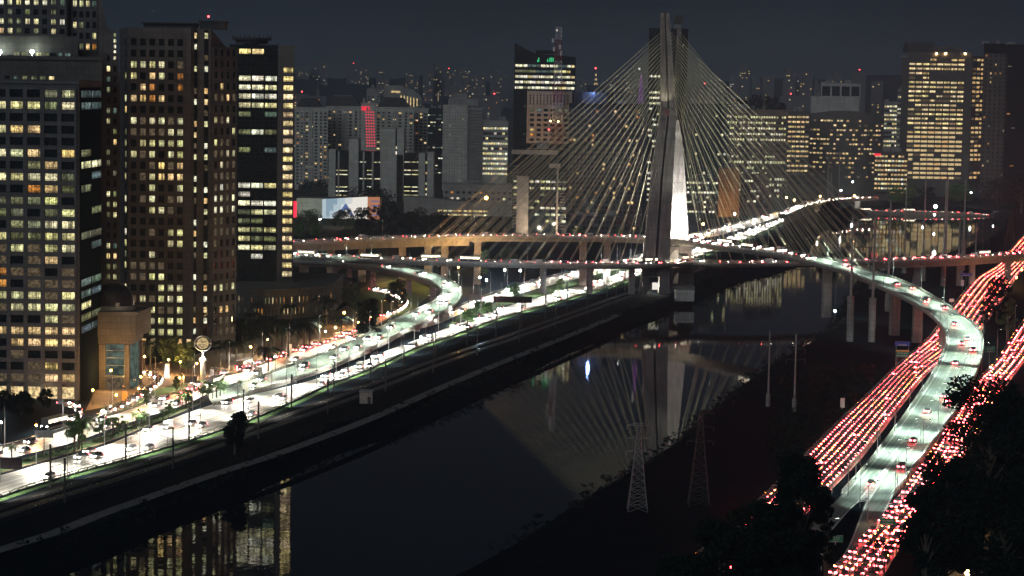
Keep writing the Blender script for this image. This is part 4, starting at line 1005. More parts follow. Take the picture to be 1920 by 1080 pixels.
# low dark office with tall pale fins
B = Building('office_block', 'low dark-glass office block with tall pale fins and bright ribbon windows', 'office building', (X(715, 330, 1900), 1915)); YF = 1900
for a, b, vt in ((617, 655, 282), (672, 716, 283), (757, 812, 287)):
    mb = MB(); mb.prism([(X(a, 300, YF), YF + 3), (X(b, 300, YF), YF + 3), (X(b, 300, YF), YF + 30), (X(a, 300, YF), YF + 30)], GZ, Z(a, vt, YF)); B.part('glass_wall', mb, 'glass_dark')
for a, b, vt in ((616, 629, 280), (654, 672, 260), (713, 741, 241), (741.5, 756, 290), (744, 757, 242), (785, 797, 287), (801, 813, 286), (680, 683, 284), (697, 700, 284), (633, 636, 284)):
    mb = MB(); mb.prism([(X(a, 300, YF), YF + (0 if b - a > 5 else 2)), (X(b, 300, YF), YF + (0 if b - a > 5 else 2)), (X(b, 300, YF), YF + 28), (X(a, 300, YF), YF + 28)], GZ, Z(a, vt, YF) - (b % 3) * .05); B.part('fin', mb, 'pale_wall')
for a, b, c_, seed in ((628, 653, 1, 3), (673, 715, 3, 4), (757, 785, 2, 6)):
    B.facade((X(a, 300, YF), YF + 2.9), 0, X(b, 300, YF) - X(a, 300, YF), Z(a, 370, YF), Z(a, 300, YF), c_, 9, .9, .3, rnd(.62, 'gkk', seed), solid=False)
B.facade((X(741, 300, YF), YF + 2.6), 0, 1.6, Z(740, 372, YF), Z(740, 272, YF), 1, 10, .9, .7, lambda r, c: 'kkgkkhkkkk'[r], solid=False, mull=1)
B.facade((X(798, 300, YF), YF + 2.9), 0, 1.4, Z(798, 370, YF), Z(798, 300, YF), 1, 7, .9, .5, lambda r, c: 'g.w.gyg'[r].replace('.', ''), solid=False, mull=1)
B.finish(60)
# bluish office, pale residential slab, bright office
block('office_block', 'bluish glass office glimpsed beside the tall pale residential slab', 'office building', 800, 833, 205, 2250, 26, 'glass_teal', (6, 3.6, .85, .4, rnd(.35, 'ckkb', 9), 0, 'glass_teal', 4), cap=50)
B, x0, x1, zt = block('apartment_tower', 'tall pale residential slab with tiny dark windows and stacked balconies', AP, 830, 876, 199, 2120, 30, 'pale_wall', (9, 2.9, .22, .35, rnd(.02, 'wk', 10), .0, 'pale_wall', 5), cap=100)
mb = MB(); xb_ = X(905, 250, 2120); mb.prism([(x1 + .02, 2123), (xb_, 2123), (xb_, 2150), (x1 + .02, 2150)], GZ, zt - 1); B.part('side_wing', mb, 'plain_wall')
mb = MB()
for k in range(34): mb.box(((x1 + xb_) / 2, 2122.6, zt - 4 - k * 2.9), (xb_ - x1 - 2, 2.4, 1.0))
mb.box((x1 + .8, 2122.4, GZ), (1.2, 2.8, zt - GZ - 2)); B.part('balcony', mb, 'plain_wall')
mb = MB(); mb.box(((x0 + xb_) / 2, 2136, zt + 1.15), ((xb_ - x0) * .75, 18, 6)); mb.box(((x0 + x1) / 2 + 4, 2136, zt + 7.2), (14, 12, 5)); B.part('roof_plant', mb, 'plain_wall')
block('office_block', 'brightly lit office of ten yellow-white floors between pale slab and slanted tower', 'office building', 904, 952, 228, 2300, 30, 'plain_wall', (9, 5.15, .96, .5, rnd(.93, 'kkyg', 12), .35, 'plain_wall', 4.5), cap=100)
# tower with the slanted top
YS = 1720
x0, xm, x1 = X(963, 200, YS), X(1000, 200, YS), X(1078, 200, YS)
B = Building('office_tower', 'dark tower with a slanted roof peak, lit upper floors and green roof lights', 'office building', ((x0 + x1) / 2, YS + 15))
mb = MB(); zp, zm, zr = Z(963, 80, YS), Z(1000, 100, YS), Z(1070, 107, YS)
pa = [(x0, GZ), (x1, GZ), (x1, zr), (xm, zm), (x0, zp)]
mb.v += [Vector((a, YS, z)) for a, z in pa] + [Vector((a, YS + 30, z)) for a, z in pa]; K = 5
mb.f += [tuple(range(K)), tuple(range(2 * K - 1, K - 1, -1))] + [(k, (k + 1) % K, K + (k + 1) % K, K + k) for k in range(K)]; mb.m += [0] * 7
mb.box((X(1025, 100, YS), YS + 14, zm + .02), (16, 14, 2.6)); B.part('wall', mb, 'glass_dark')
sp_ = ['kkkbcckkkkccky', 'hhhhhccccgggwd', 'kkkykkkkkhkkky', 'kkgkkkkkkkkykk', 'kkhkkkkkkkgykk']
B.facade((x0 + .5, YS), 0, x1 - x0 - 1, Z(1020, 170, YS), Z(1020, 118.5, YS), 14, 5, .95, .52, rows_from(sp_), 'glass_dark', .2, mull=1)
B.facade((x0 + .5, YS), 0, 9, Z(970, 285, YS), Z(970, 180, YS), 5, 14, .6, .4, rnd(.05, 'c', 31), 'glass_dark', 0, solid=False)
mb = MB()
for u in (1008, 1010, 1027, 1031, 1034, 1037): mb.box((X(u, 112, YS), YS - .2, Z(u, 116, YS)), (.8, .3, 1.2 + (u % 3)))
B.part('roof_light', mb, 'lamp_green'); B.finish(80)
# beige block, overhanging a dark base
YB = 1640
x0, x1 = X(988, 220, YB), X(1072, 220, YB); zt, zb = Z(1030, 171, YB), Z(1030, 269, YB)
B = Building('office_block', 'beige block with slit windows above a grid, overhanging dark glass', 'office building', ((x0 + x1) / 2, YB + 14))
mb = MB(); mb.prism([(x0, YB), (x1, YB), (x1, YB + 28), (x0, YB + 28)], zb, zt); B.part('wall', mb, 'beige_wall')
mb = MB(); mb.prism([(x0 + 1, YB + 3), (x1 - 1, YB + 3), (x1 - 1, YB + 27), (x0 + 1, YB + 27)], GZ, zb - .02); B.part('glass_base', mb, 'glass_dark')
B.facade((X(991, 190, YB), YB), 0, X(1068, 190, YB) - X(991, 190, YB), Z(1030, 197, YB), Z(1030, 177, YB), 12, 4, .3, .8, lambda r, c: '', 'beige_wall', .2, mull=1)
B.facade((X(991, 230, YB), YB), 0, X(1068, 230, YB) - X(991, 230, YB), Z(1030, 267, YB), Z(1030, 202, YB), 6, 7, .6, .55, rows_from(['hcddhh', 'dddddd', 'dddddd', 'dddddd', 'wddddd', 'oddddd', 'dddddd']), 'beige_wall', .3, mull=1)
B.finish(100)
# low glass office with beige stair shafts in front of it
YL = 1500
B, x0, x1, zt = block('office_block', 'low dark office with ladder-like balconies, beige shafts and bright rooms beside the bridge deck', 'office building', 961, 1064, 283, YL, 24, 'glass_dark', (10, 4.4, .8, .4, rnd(.3, 'ggkh', 14), 0, 'glass_dark', 14), cap=60)
mb = MB(); mb.box(((x0 + x1) / 2 - 4, YL - .4, zt - 2.4), (x1 - x0 - 6, 1.6, 3)); mb.box((X(980, 360, YL), YL - .2, GZ), (8, 1.4, Z(980, 330, YL) - GZ)); mb.box((X(1045, 360, YL), YL - 1.5, GZ), (1.2, 1.5, Z(1045, 315, YL) - GZ)); mb.box((X(1040, 312, YL), YL - 1, Z(1040, 315, YL)), (7.5, 2, 3)); B.part('shaft', mb, 'beige_wall')
mb = MB()
for k in range(20):
    mb.box((X(966, 350, YL), YL - .6, Z(966, 312 + k * 6, YL)), (3.4, 2, .35)); mb.box((X(1055, 350, YL), YL - .6, Z(1055, 325 + k * 5.5, YL)), (3.2, 2, .35))
B.part('balcony', mb, 'plain_wall')
# large dark slab with thin floor lines and scattered amber rooms, blue-lit rounded roof
YD = 1620
B, x0, x1, zt = block('office_block', 'huge dark slab with thin floor lines and scattered amber rooms behind the stays', 'office building', 1066, 1206, 197, YD, 40, 'glass_dark', (20, 3.45, .62, .6, rnd(.055, 'wo', 16), .22, 'stone_dark', 3), cap=40, dark=False)
mb = MB(); n_ = 16; a0, a1 = X(1078, 190, YD), X(1152, 190, YD); zz = Z(1110, 173, YD) - zt
mb.prism([((a0 + a1) / 2 + (a1 - a0) / 2 * math.copysign(abs(math.cos(t * 2 * math.pi / n_)) ** .5, math.cos(t * 2 * math.pi / n_)), YD + 16 + 12 * math.sin(t * 2 * math.pi / n_)) for t in range(n_)], zt + 1.12, zt + zz); B.part('roof_drum', mb, 'roof_metal')
lamp(P(1112, 172, YD - 6), (.25, .4, 1), 9000, 1)
# dark high-rise exactly behind the mast
YT = 1600
B, x0, x1, zt = block('office_tower', 'dark high-rise directly behind the bridge mast with a strip of white rooms', 'office building', 1216, 1289, 56, YT, 30, 'glass_dark', None)
B2 = B; B.win = []
pt_ = ['....'] * 11
q_ = random.Random(5)
B.facade((X(1217, 150, YT), YT), 0, X(1240, 150, YT) - X(1217, 150, YT), Z(1225, 440, YT), Z(1225, 138, YT), 3, 30, .9, .45, lambda r, c: ('k' if (r in (0, 3, 4, 5) or q_.random() < .42) else ''), 'glass_dark', .1, mull=1)
B.facade((X(1270, 150, YT), YT), 0, X(1288, 150, YT) - X(1270, 150, YT), Z(1280, 440, YT), Z(1280, 70, YT), 3, 36, .5, .4, lambda r, c: ('h' if q_.random() < .12 else ''), 'glass_dark', .1, mull=1)
B.finish(70, False)
# right of the mast
block('office_block', 'dark teal office with a few green-white lit floors behind the stays', 'office building', 1291, 1368, 197, 1830, 40, 'glass_teal', (14, 5.2, .9, .42, rnd(.28, 'gghk', 41, [.05, .05, .1, .2, .9, .05]), .15, 'glass_teal', 6), cap=90, dark=False)
B, x0, x1, zt = block('office_block', 'dark office with regular rows of small greenish windows and trees on its roof', 'office building', 1366, 1474, 208, 1960, 40, 'stone_dark', (22, 4.9, .72, .42, rnd(.4, 'gkkg', 43, [.85, .75, .1, .55, .2, .8, .1, .9]), .2, 'stone_dark', 3), cap=100)
block('office_block', 'squat office with cool white ribbon windows beside the brown wall', 'office building', 1285, 1346, 336, 1720, 24, 'stone_dark', (11, 3.7, .85, .48, rnd(.8, 'kkkc', 44), .15, 'stone_dark', 1), cap=80)
block('office_block', 'windowless brown wall block lit from below, behind the stays', 'building', 1346, 1386, 318, 1740, 20, 'brown_wall', None)
block('office_block', 'small office with scattered cool windows between brown wall and overpass', 'office building', 1387, 1442, 330, 1760, 22, 'stone_dark', (9, 4, .8, .45, rnd(.35, 'kkc', 45), .15, 'stone_dark', 2), cap=60)
block('office_block', 'narrow dark office with warm lit floors beside the curved one', 'office building', 1475, 1517, 211, 2120, 34, 'stone_dark', (5, 4.6, .86, .45, rnd(.72, 'yyww', 46), .2, 'stone_dark', 2), cap=80)
lamp(P(1366, 396, 1722), (1, .6, .28), 11000, .6); lamp(P(1012, 432, 1486), (1, .82, .6), 16000, .6); lamp(P(1040, 425, 1484), (1, .82, .6), 9000, .6)
# curved dark office
B = Building('office_block', 'broad dark curved office with sprinkled warm windows under a sloped roof', 'office building', (X(1586, 330, 2180), 2200)); YC = 2180
arc = [(X(1517 + 138 * k / 8, 300, YC), YC - 16 * math.sin(math.pi * k / 8)) for k in range(9)]; zt = Z(1586, 213, YC)
mb = MB(); tp = [(a[0], a[1], zt - 1.5 + 4.5 * math.sin(math.pi * min(1, (k / 8) ** .8))) for k, a in enumerate(arc)]
mb.prism(arc + [(arc[-1][0], YC + 34), (arc[0][0], YC + 34)], GZ, zt, 0, tp + [(arc[-1][0], YC + 34, zt - 1), (arc[0][0], YC + 34, zt - 1)]); B.part('wall', mb, 'stone_dark')
for k in range(8): B.face(arc[k], arc[k + 1], Z(1586, 335, YC), Z(1586, 222, YC), 3, 13, .8, .42, rnd(.36 if k > 1 else .5, 'wwyh', 60 + k), 'stone_dark', .25, mull=1)
B.finish(100, False)
B, x0, x1, zt = block('office_block', 'pale building with a tall grid of dark bays on top of the skyline', 'building', 1538, 1612, 158, 2750, 30, 'pale_wall', (4, 15, .84, .8, lambda r, c: '', .6, 'pale_wall', 1), cap=20)
mb = MB(); mb.box(((x0 + x1) / 2 - 8, 2742, GZ), (X(1612, 190, 2742) - X(1522, 190, 2742), 10, Z(1560, 181, 2742) - GZ)); B.part('wing', mb, 'pale_wall')
block('office_block', 'white-lit office with crowded bright floors beside the big warm tower', 'office building', 1656, 1682, 192, 2380, 26, 'plain_wall', (5, 4.6, .9, .5, rnd(.8, 'kkyg', 48), .2, 'plain_wall', 2), cap=60)
block('office_block', 'pale striped office with thin lit floors tight against the big warm tower', 'office building', 1681, 1702, 169, 2360, 26, 'plain_wall', (3, 4.2, .96, .4, rnd(.5, 'hkg', 49), .4, 'plain_wall', 1), cap=60)
B, x0, x1, zt = block('office_block', 'low lit office with a red sign on its parapet', 'office building', 1638, 1701, 287, 2060, 30, 'stone_dark', (10, 4.2, .85, .5, rnd(.78, 'wwyk', 50), .2, 'stone_dark', 1), cap=70)
mb = MB(); mb.box((X(1645, 291, 2060), 2059.2, Z(1645, 292, 2060)), (6, .5, 2)); B.part('sign', mb, 'sign_red')
# big warm tower
YG = 2150
B, x0, x1, zt = block('office_tower', 'big tower filled with rows of warm lit windows and roof spotlights', 'office building', 1702, 1822, 100, YG, 40, 'stone_dark', None)
bp_ = ['...w..wwd', 'yyyyyyyyd', 'yyyyyyyyd', 'yyw......', 'hdy......', 'yyyyyyyyd', 'yyyyyyyhd', 'yyyydyyyd', 'yyydyhyyd', 'yyhyhhyyd', 'dyyyyyydd', 'yhyywywwd', 'hyyyyyyyd', 'yyydyyyyd', 'ywyywywyd', 'dyywyyywd', 'yyywyyyyd', 'yywyyyydd', 'yyyyywyyd', 'hwyywwyyd', 'yyyhyyyyd', 'yhyydyydd', 'ydyyyyyyd', 'dyyywyyyd', 'dyywyhydd', 'yyyyyyyyd', 'hyyyywyhd']
B.facade((x0 + .5, YG), 0, x1 - x0 - 1, Z(1760, 108 + 27 * 8.5, YG), Z(1760, 108, YG), 9, 27, .88, .5, rows_from(bp_), 'stone_dark', .3, mull=3)
xe = X(1842, 250, YG + 14); mb = MB(); mb.prism([(x1 + .02, YG + .5), (xe, YG + 14), (xe, YG + 40), (x1 + .02, YG + 40)], GZ, zt - 2); B.part('side_wall', mb, 'stone_dark')
B.face((x1 + .3, YG + .7), (xe - .2, YG + 13.8), Z(1830, 108 + 27 * 8.5, YG), Z(1830, 108, YG), 3, 27, .8, .5, rnd(.75, 'wwyh', 52), 'stone_dark', .2, mull=1)
mb = MB(); mb.box((X(1755, 95, YG), YG + 18, zt + 1.15), (52, 26, 5)); mb.box((X(1730, 90, YG), YG + 18, zt + 6.2), (26, 16, 4)); B.part('roof_plant', mb, 'roof_dark')
mb = MB()
for u in (1756, 1773, 1810): p = P(u, 101, YG - 1); mb.ball(p, .9, 6, 4); lamp(p + Vector((0, 0, 1)), (1, .8, .55), 900, .4)
B.part('spotlight', mb, 'lamp_warm'); B.finish(100, False)
block('office_tower', 'unlit slab standing just behind the big warm tower', 'office building', 1690, 1712, 110, 2210, 30, 'stone_dark', None)
block('office_tower', 'nearly black tower with thin vertical glints next to the big warm tower', 'office building', 1843, 1890, 84, 2050, 40, 'glass_dark', (5, 4, .3, .5, rnd(.1, 'hwo', 54), .2, 'stone_dark', 8), cap=50, dark=False)
block('office_tower', 'black glass tower cut by the edge of the view', 'office building', 1887, 1990, 86, 2000, 40, 'glass_dark', (10, 4.2, .7, .3, rnd(.035, 'hob', 55), .15, 'glass_dark', 8), cap=40, dark=False)

# advertising wall with a bright mural: sky, gabled frame and an orange shutter (its own flat art)
YM = 1640
B = Building('store', 'low grey store with a bright wide mural facing the viaduct', 'building', (X(640, 395, YM), YM + 12))
x0, xm, xo, x1 = X(556, 395, YM), X(604, 395, YM), X(689, 395, YM), X(712, 395, YM); z0, z1 = Z(640, 418, YM), Z(640, 374, YM)
mb = MB(); mb.prism([(x0, YM + .1), (x1, YM + .1), (x1, YM + 26), (x0, YM + 26)], GZ, z1 + .6); B.part('wall', mb, 'plain_wall')
mb = MB(); zr = Z(700, 369, YM)
xw = xo - xm
for k in range(12):                                   # printed sky running from blue-grey to white
    for r in range(4):
        f = max(0, min(1, 1 - k / 8 + r * .12 - .15)); q = lambda i, j: (xm + xw * i / 12, YM, z0 + (z1 + (zr - z1) * i / 12 - z0) * j / 4)
        mb.quad([q(k, r), q(k + 1, r), q(k + 1, r + 1), q(k, r + 1)], 0 if f < .25 else (4 if f < .55 else (5 if f < .8 or k < 1 else 1))); mb.quad([(xo, YM, z0), (x1, YM, z0), (x1, YM, zr), (xo, YM, zr - .3)], 2)
for k in range(4): z = z0 + (zr - z0) * (.3 + .17 * k); mb.box((xo + (x1 - xo) * .6, YM - .03, z), ((x1 - xo) * .7, .02, .9), 0, 3)
c = X(648, 395, YM); h = (z1 - z0)
for s in (-1, 1): mb.quad([(c + s * 7, YM - .04, z0 + h * .25), (c + s * 4.2, YM - .04, z0 + h * .25), (c, YM - .04, z0 + h * .62), (c, YM - .04, z0 + h * .85)], 3)
B.part('mural', mb, ['screen_white', 'screen_sky', 'screen_orange', 'screen_blue', 'screen_haze', 'screen_pale'])
mb = MB(); mb.box((X(552, 392, YM), YM - .3, Z(552, 408, YM)), (3.2, .4, 12)); B.part('sign', mb, 'sign_red'); B.finish()
lamp((X(580, 400, YM), YM - 20, 14), (.8, .95, .7), 9000, .6)
# theatre-like low building with curved roof
YH = 1700
B = Building('theatre', 'long low grey building with a curved roof and lit foyer beyond dark trees', 'building', (X(850, 390, YH), YH + 15))
x0, xm, x1 = X(757, 390, YH), X(785, 390, YH), X(960, 390, YH)
mb = MB(); mb.prism([(x0, YH), (xm, YH), (xm, YH + 30), (x0, YH + 30)], GZ, Z(770, 370, YH)); n_ = 10
tp = [(xm + (x1 - xm) * k / n_, YH + 1, Z(785 + 175 * k / n_, 371 + 16 * (k / n_) ** 2, YH)) for k in range(n_ + 1)]
mb.prism([(p[0], YH + 1) for p in tp] + [(x1, YH + 30), (xm + .02, YH + 30)], GZ, 20, 0, tp + [(x1, YH + 30, tp[-1][2]), (xm + .02, YH + 30, tp[0][2])]); B.part('wall', mb, 'plain_wall')
B.facade((X(820, 390, YH), YH + .8), 0, X(915, 390, YH) - X(820, 390, YH), Z(860, 407, YH), Z(860, 392, YH), 10, 2, .8, .5, rnd(.6, 'kyw', 70), solid=False); B.finish(20)
block('warehouse', 'long low flat-roofed hall behind the theatre, under orange street light', 'building', 830, 962, 349, 1850, 40, 'plain_wall', (12, 5, .5, .4, rnd(.2, 'oyk', 71), 0, 'plain_wall', 3), cap=24)
block('warehouse', 'low lit shop row behind the stays at the foot of the dark slab', 'building', 1068, 1200, 408, 1480, 20, 'stone_dark', (18, 4, .7, .5, rnd(.4, 'wyk', 72), 0, 'stone_dark', 1), cap=40)
block('warehouse', 'dark flat-roofed pavilion with a pale lit eave below the curved office', 'building', 1474, 1545, 331, 2080, 30, 'stone_dark', (8, 9, .6, .3, rnd(.1, 'c', 73), 0, 'stone_dark', 2), cap=10)
B, x0, x1, zt = block('parking_deck', 'open parking deck with strips of light beside the far river bend', 'building', 1722, 1860, 360, 2250, 30, 'stone_dark', (14, 5, .8, .4, rnd(.55, 'gkyh', 74), .4, 'stone_dark', 1), cap=40)

# ------------------------------------------------------------------ ridge and its towers
mb = MB(); n_ = 90
def ridge(u): return 152 + 10 * math.sin(u * .006 + 1) + 5 * math.sin(u * .021) + 3 * math.sin(u * .053)
prof = [(-300 + 2600 * k / n_) for k in range(n_ + 1)]
for k in range(n_):
    def c(u): p = P(u, ridge(u), 5200); return (P(u, 200, 3000).x, 3000, GZ - 1), (P(u, 190, 3900).x, 3900, 45 + 8 * math.sin(u * .01)), (p.x, 5200, p.z), (p.x * 1.3, 7600, GZ)
    a, b = c(prof[k]), c(prof[k + 1])
    for j in range(3): mb.quad((a[j], b[j], b[j + 1], a[j + 1]))
tag(mb.build('hill', 'hill', smooth=True), kind='structure', label='hazy dark ridge closing the city')
far = [(556, 580, 122, 5000), (583, 600, 118, 5050), (602, 614, 112, 4900), (650, 672, 121, 4950), (672, 692, 128, 4900), (706, 730, 128, 4500), (760, 785, 134, 4600), (793, 812, 121, 4200), (813, 832, 123, 4250), (834, 846, 131, 4500), (848, 866, 128, 4500), (868, 882, 130, 4600), (884, 912, 138, 4100), (919, 945, 136, 4200), (945, 962, 140, 4300), (842, 876, 160, 3300), (878, 906, 165, 3200), (1080, 1100, 146, 4300), (1135, 1155, 155, 4200), (1368, 1385, 141, 3800), (1386, 1407, 128, 3700), (1410, 1426, 145, 3900), (1430, 1452, 142, 3900), (1468, 1492, 136, 3400), (1494, 1508, 142, 3450), (1500, 1524, 133, 3300), (1526, 1538, 158, 3600), (1596, 1624, 135, 3100), (1634, 1656, 152, 3200), (1462, 1500, 180, 2900), (1556, 1580, 140, 3900), (1310, 1330, 160, 3600), (1335, 1358, 152, 3700), (1170, 1190, 160, 3900), (545, 580, 176, 3000), (578, 612, 180, 3050), (625, 660, 178, 3100), (908, 940, 180, 2900)]
far.sort()
for i, (u0, u1, vt, Y) in enumerate(far):
    w = u1 - u0; lit = ['wwoyk', 'wwy', 'ok', 'ywk'][i % 4]; vb = max(vt + 22, 150)
    um = (u0 + u1) / 2; x0, x1 = X(u0, vt, Y), X(u1, vt, Y); zt = Z(um, vt, Y)
    where = 'ridge' if Y > 3950 else 'skyline'
    sh = ['flat-topped', 'step-topped', 'slim-capped', 'broad'][(i * 7) % 4]
    near = 'from the amber strip' if um < 965 else ('after the slanted-roof tower' if um < 1250 else 'beyond the mast')
    idx = sum(1 for q in far[:i] if ((q[0] + q[1]) / 2 < 965) == (um < 965) and (um < 965 or (((q[0] + q[1]) / 2 < 1250) == (um < 1250))))
    B = Building('far_tower', f'hazy {sh} tower on the far {where}, {ordn(idx)} along {near}', 'tower', ((x0 + x1) / 2, Y + 12), 'hazy towers on the skyline')
    mb = MB(); z0 = GZ - 2
    mb.prism(plan(x0, x1, Y, 24), z0, zt)
    k = i * 7 % 4
    if k == 1: mb.prism([(x0 + (x1 - x0) * .25, Y + 4), (x1 - (x1 - x0) * .3, Y + 4), (x1 - (x1 - x0) * .3, Y + 20), (x0 + (x1 - x0) * .25, Y + 20)], zt + .02, zt + 6)
    if k == 2: mb.box(((x0 + x1) / 2, Y + 12, zt + .02), (4, 6, 9)); mb.box(((x0 + x1) / 2, Y + 12, zt + 9.03), (1, 1, 8))
    B.part('wall', mb, 'far_wall')
    cols = max(3, int((x1 - x0) / 3.6)); fh = 3.6; rows = int(min((zt - 5) / fh, (w * 2.4) / 4200 * Y / fh + 6))
    fn = rnd(.10, lit, 300 + i); qq = random.Random(i)
    B.facade((x0 + .4, Y), 0, x1 - x0 - .8, zt - 3 - rows * fh, zt - 3, cols, rows, .62, .6, lambda r, c: fn(r, c) or None, solid=False, mull=1)
    B.finish(16, False, .6)
    if i % 6 == 0:
        mb = MB(); p = Vector(((x0 + x1) / 2 + 2, Y + 6, zt + 3)); mb.box((p.x, p.y, zt), (.4, .4, 3)); mb.ball(p, .9, 6, 4, 1); B.part('beacon', mb, ['steel_dark', 'lamp_red'])
# ------------------------------------------------------------------ trees
def leaf_cloud(mb, clumps, n, size, m=0, rng=RN):
    tot = sum(c[1] ** 2 for c in clumps)
    for c, r, sz in clumps:
        for _ in range(int(n * r * r / tot)):
            while True:
                d = Vector((rng.uniform(-1, 1), rng.uniform(-1, 1), rng.uniform(-1, 1)))
                if .02 < d.length < 1: break
            d = d.normalized() * (rng.random() ** .38)
            p = Vector(c) + Vector((d.x * r, d.y * r, d.z * r * sz)); s = size * rng.uniform(.5, 1.25)
            a = Vector((rng.gauss(0, 1), rng.gauss(0, 1), rng.gauss(0, .7))).normalized(); b = a.cross(Vector((rng.gauss(0, 1), rng.gauss(0, 1), rng.gauss(0, 1)))).normalized()
            mb.quad((p - a * s, p - b * s * .55, p + a * s, p + b * s * .6), m)
def make_tree(name, label, p, h, w, leaves, leaf='leaf_dark', size=.6, seed=1, trunk=.35, low=.3, group=None, kind='tree', nclump=16):
    q = random.Random(seed); root = thing(name, label, kind, p, group); p = Vector(p)
    cl = []; mb = MB()
    lean = Vector((q.uniform(-.04, .04) * h, q.uniform(-.04, .04) * h, 0))
    mb.tube([p - Vector((0, 0, .3)), p + lean * .4 + Vector((0, 0, h * .4)), p + lean + Vector((0, 0, h * .82))], h * .022 + .08, 7, 0, h * .006 + .03)
    for i in range(nclump):
        t = low + (1 - low) * (i + .5) / nclump; ww = w * (.55 + .45 * math.sin(math.pi * min(1, (t - low) / (1 - low) * .9 + .12)))
        ang = i * 2.4 + q.uniform(-.5, .5); rr = ww * q.uniform(.25, .78); r = w * q.uniform(.24, .42)
        c = p + lean * t + Vector((rr * math.cos(ang), rr * math.sin(ang), h * t - r * .35)); cl.append((c, r, q.uniform(.6, .85)))
        mb.tube([p + lean * t + Vector((0, 0, h * max(.2, t - .22))), (p + lean * t).lerp(c, .55) + Vector((0, 0, h * (t - .1) * .45)), c], h * .008 + .04, 5, 0, .03)
    mb.build('trunk', 'bark', root)
    mb = MB(); leaf_cloud(mb, cl, leaves, size, 0, q); mb.build('crown', leaf, root); return root
def make_palm(name, label, p, h, fr, leaf, seed, group=None, n=15):
    q = random.Random(seed); root = thing(name, label, 'palm tree', p, group); p = Vector(p); mb = MB()
    k = Vector((q.uniform(-.03, .03) * h, q.uniform(-.03, .03) * h, 0)); tops = p + k + Vector((0, 0, h))
    mb.tube([p - Vector((0, 0, .2)), p + k * .3 + Vector((0, 0, h * .5)), tops], .2, 6, 0, .13); mb.build('trunk', 'bark', root)
    mb = MB()
    for i in range(n):
        a = i * 2.399 + q.uniform(-.3, .3); e0 = q.uniform(.0, 1.1); L_ = fr * q.uniform(.8, 1.1); pts = []; d = Vector((math.cos(a), math.sin(a), 0)); pos = tops.copy(); el = e0
        for s in range(7):
            pts.append(pos.copy()); pos = pos + (d * math.cos(el) + Vector((0, 0, math.sin(el)))) * (L_ / 6); el -= .36
        sd = d.cross(Vector((0, 0, 1)))
        for s in range(6):
            wd = L_ * .22 * math.sin(math.pi * (s + .9) / 7.2)
            for sg in (-1, 1):
                for t in (.0, .5):
                    b = pts[s].lerp(pts[s + 1], t); b2 = pts[s].lerp(pts[s + 1], t + .34); tip = b2 + sd * sg * wd + (pts[s + 1] - pts[s]) * .5 - Vector((0, 0, wd * .55))
                    mb.quad((b, b2, tip))
    mb.build('crown', leaf, root); return root
GR = 4.6
# big dark trees by the service road
BT = [((1850, 1085), 705, 120, 15000, 'tallest dark tree over the service road, its round crown cutting the red lights'),
      ((1770, 1140), 845, 75, 8000, 'dark tree in front of the tallest one, crown edge touching the service road'),
      ((1935, 1110), 742, 85, 9000, 'dark tree at the view edge behind the tallest roadside tree'),
      ((1885, 1190), 900, 115, 9000, 'broad dark tree above the small garden lamp'),
      ((1733, 1160), 905, 55, 5000, 'smaller dark tree leaning over the road sign'),
      ((1500, 1190), 845, 66, 12000, 'tall dark tree covering the start of the red expressway'),
      ((1430, 1230), 925, 95, 13000, 'dark tree beside the tall one at the red expressway, one step lower'),
      ((1350, 1260), 970, 95, 12000, 'dark low tree on the river bank with red lights behind it'),
      ((1268, 1270), 1035, 70, 6000, 'lowest dark tree on the river bank, only its top in view'),
      ((1549, 1120), 905, 22, 1500, 'thin dark tree at the side of the slip road fork')]
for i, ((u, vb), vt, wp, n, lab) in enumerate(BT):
    p = G(u, vb, GR); s = 4200 / p.y; make_tree('tree', lab, p, (vb - vt) / s, wp / s, n, 'leaf_dark', .46, 40 + i, low=.32, nclump=26, group='dark trees along the far bank')
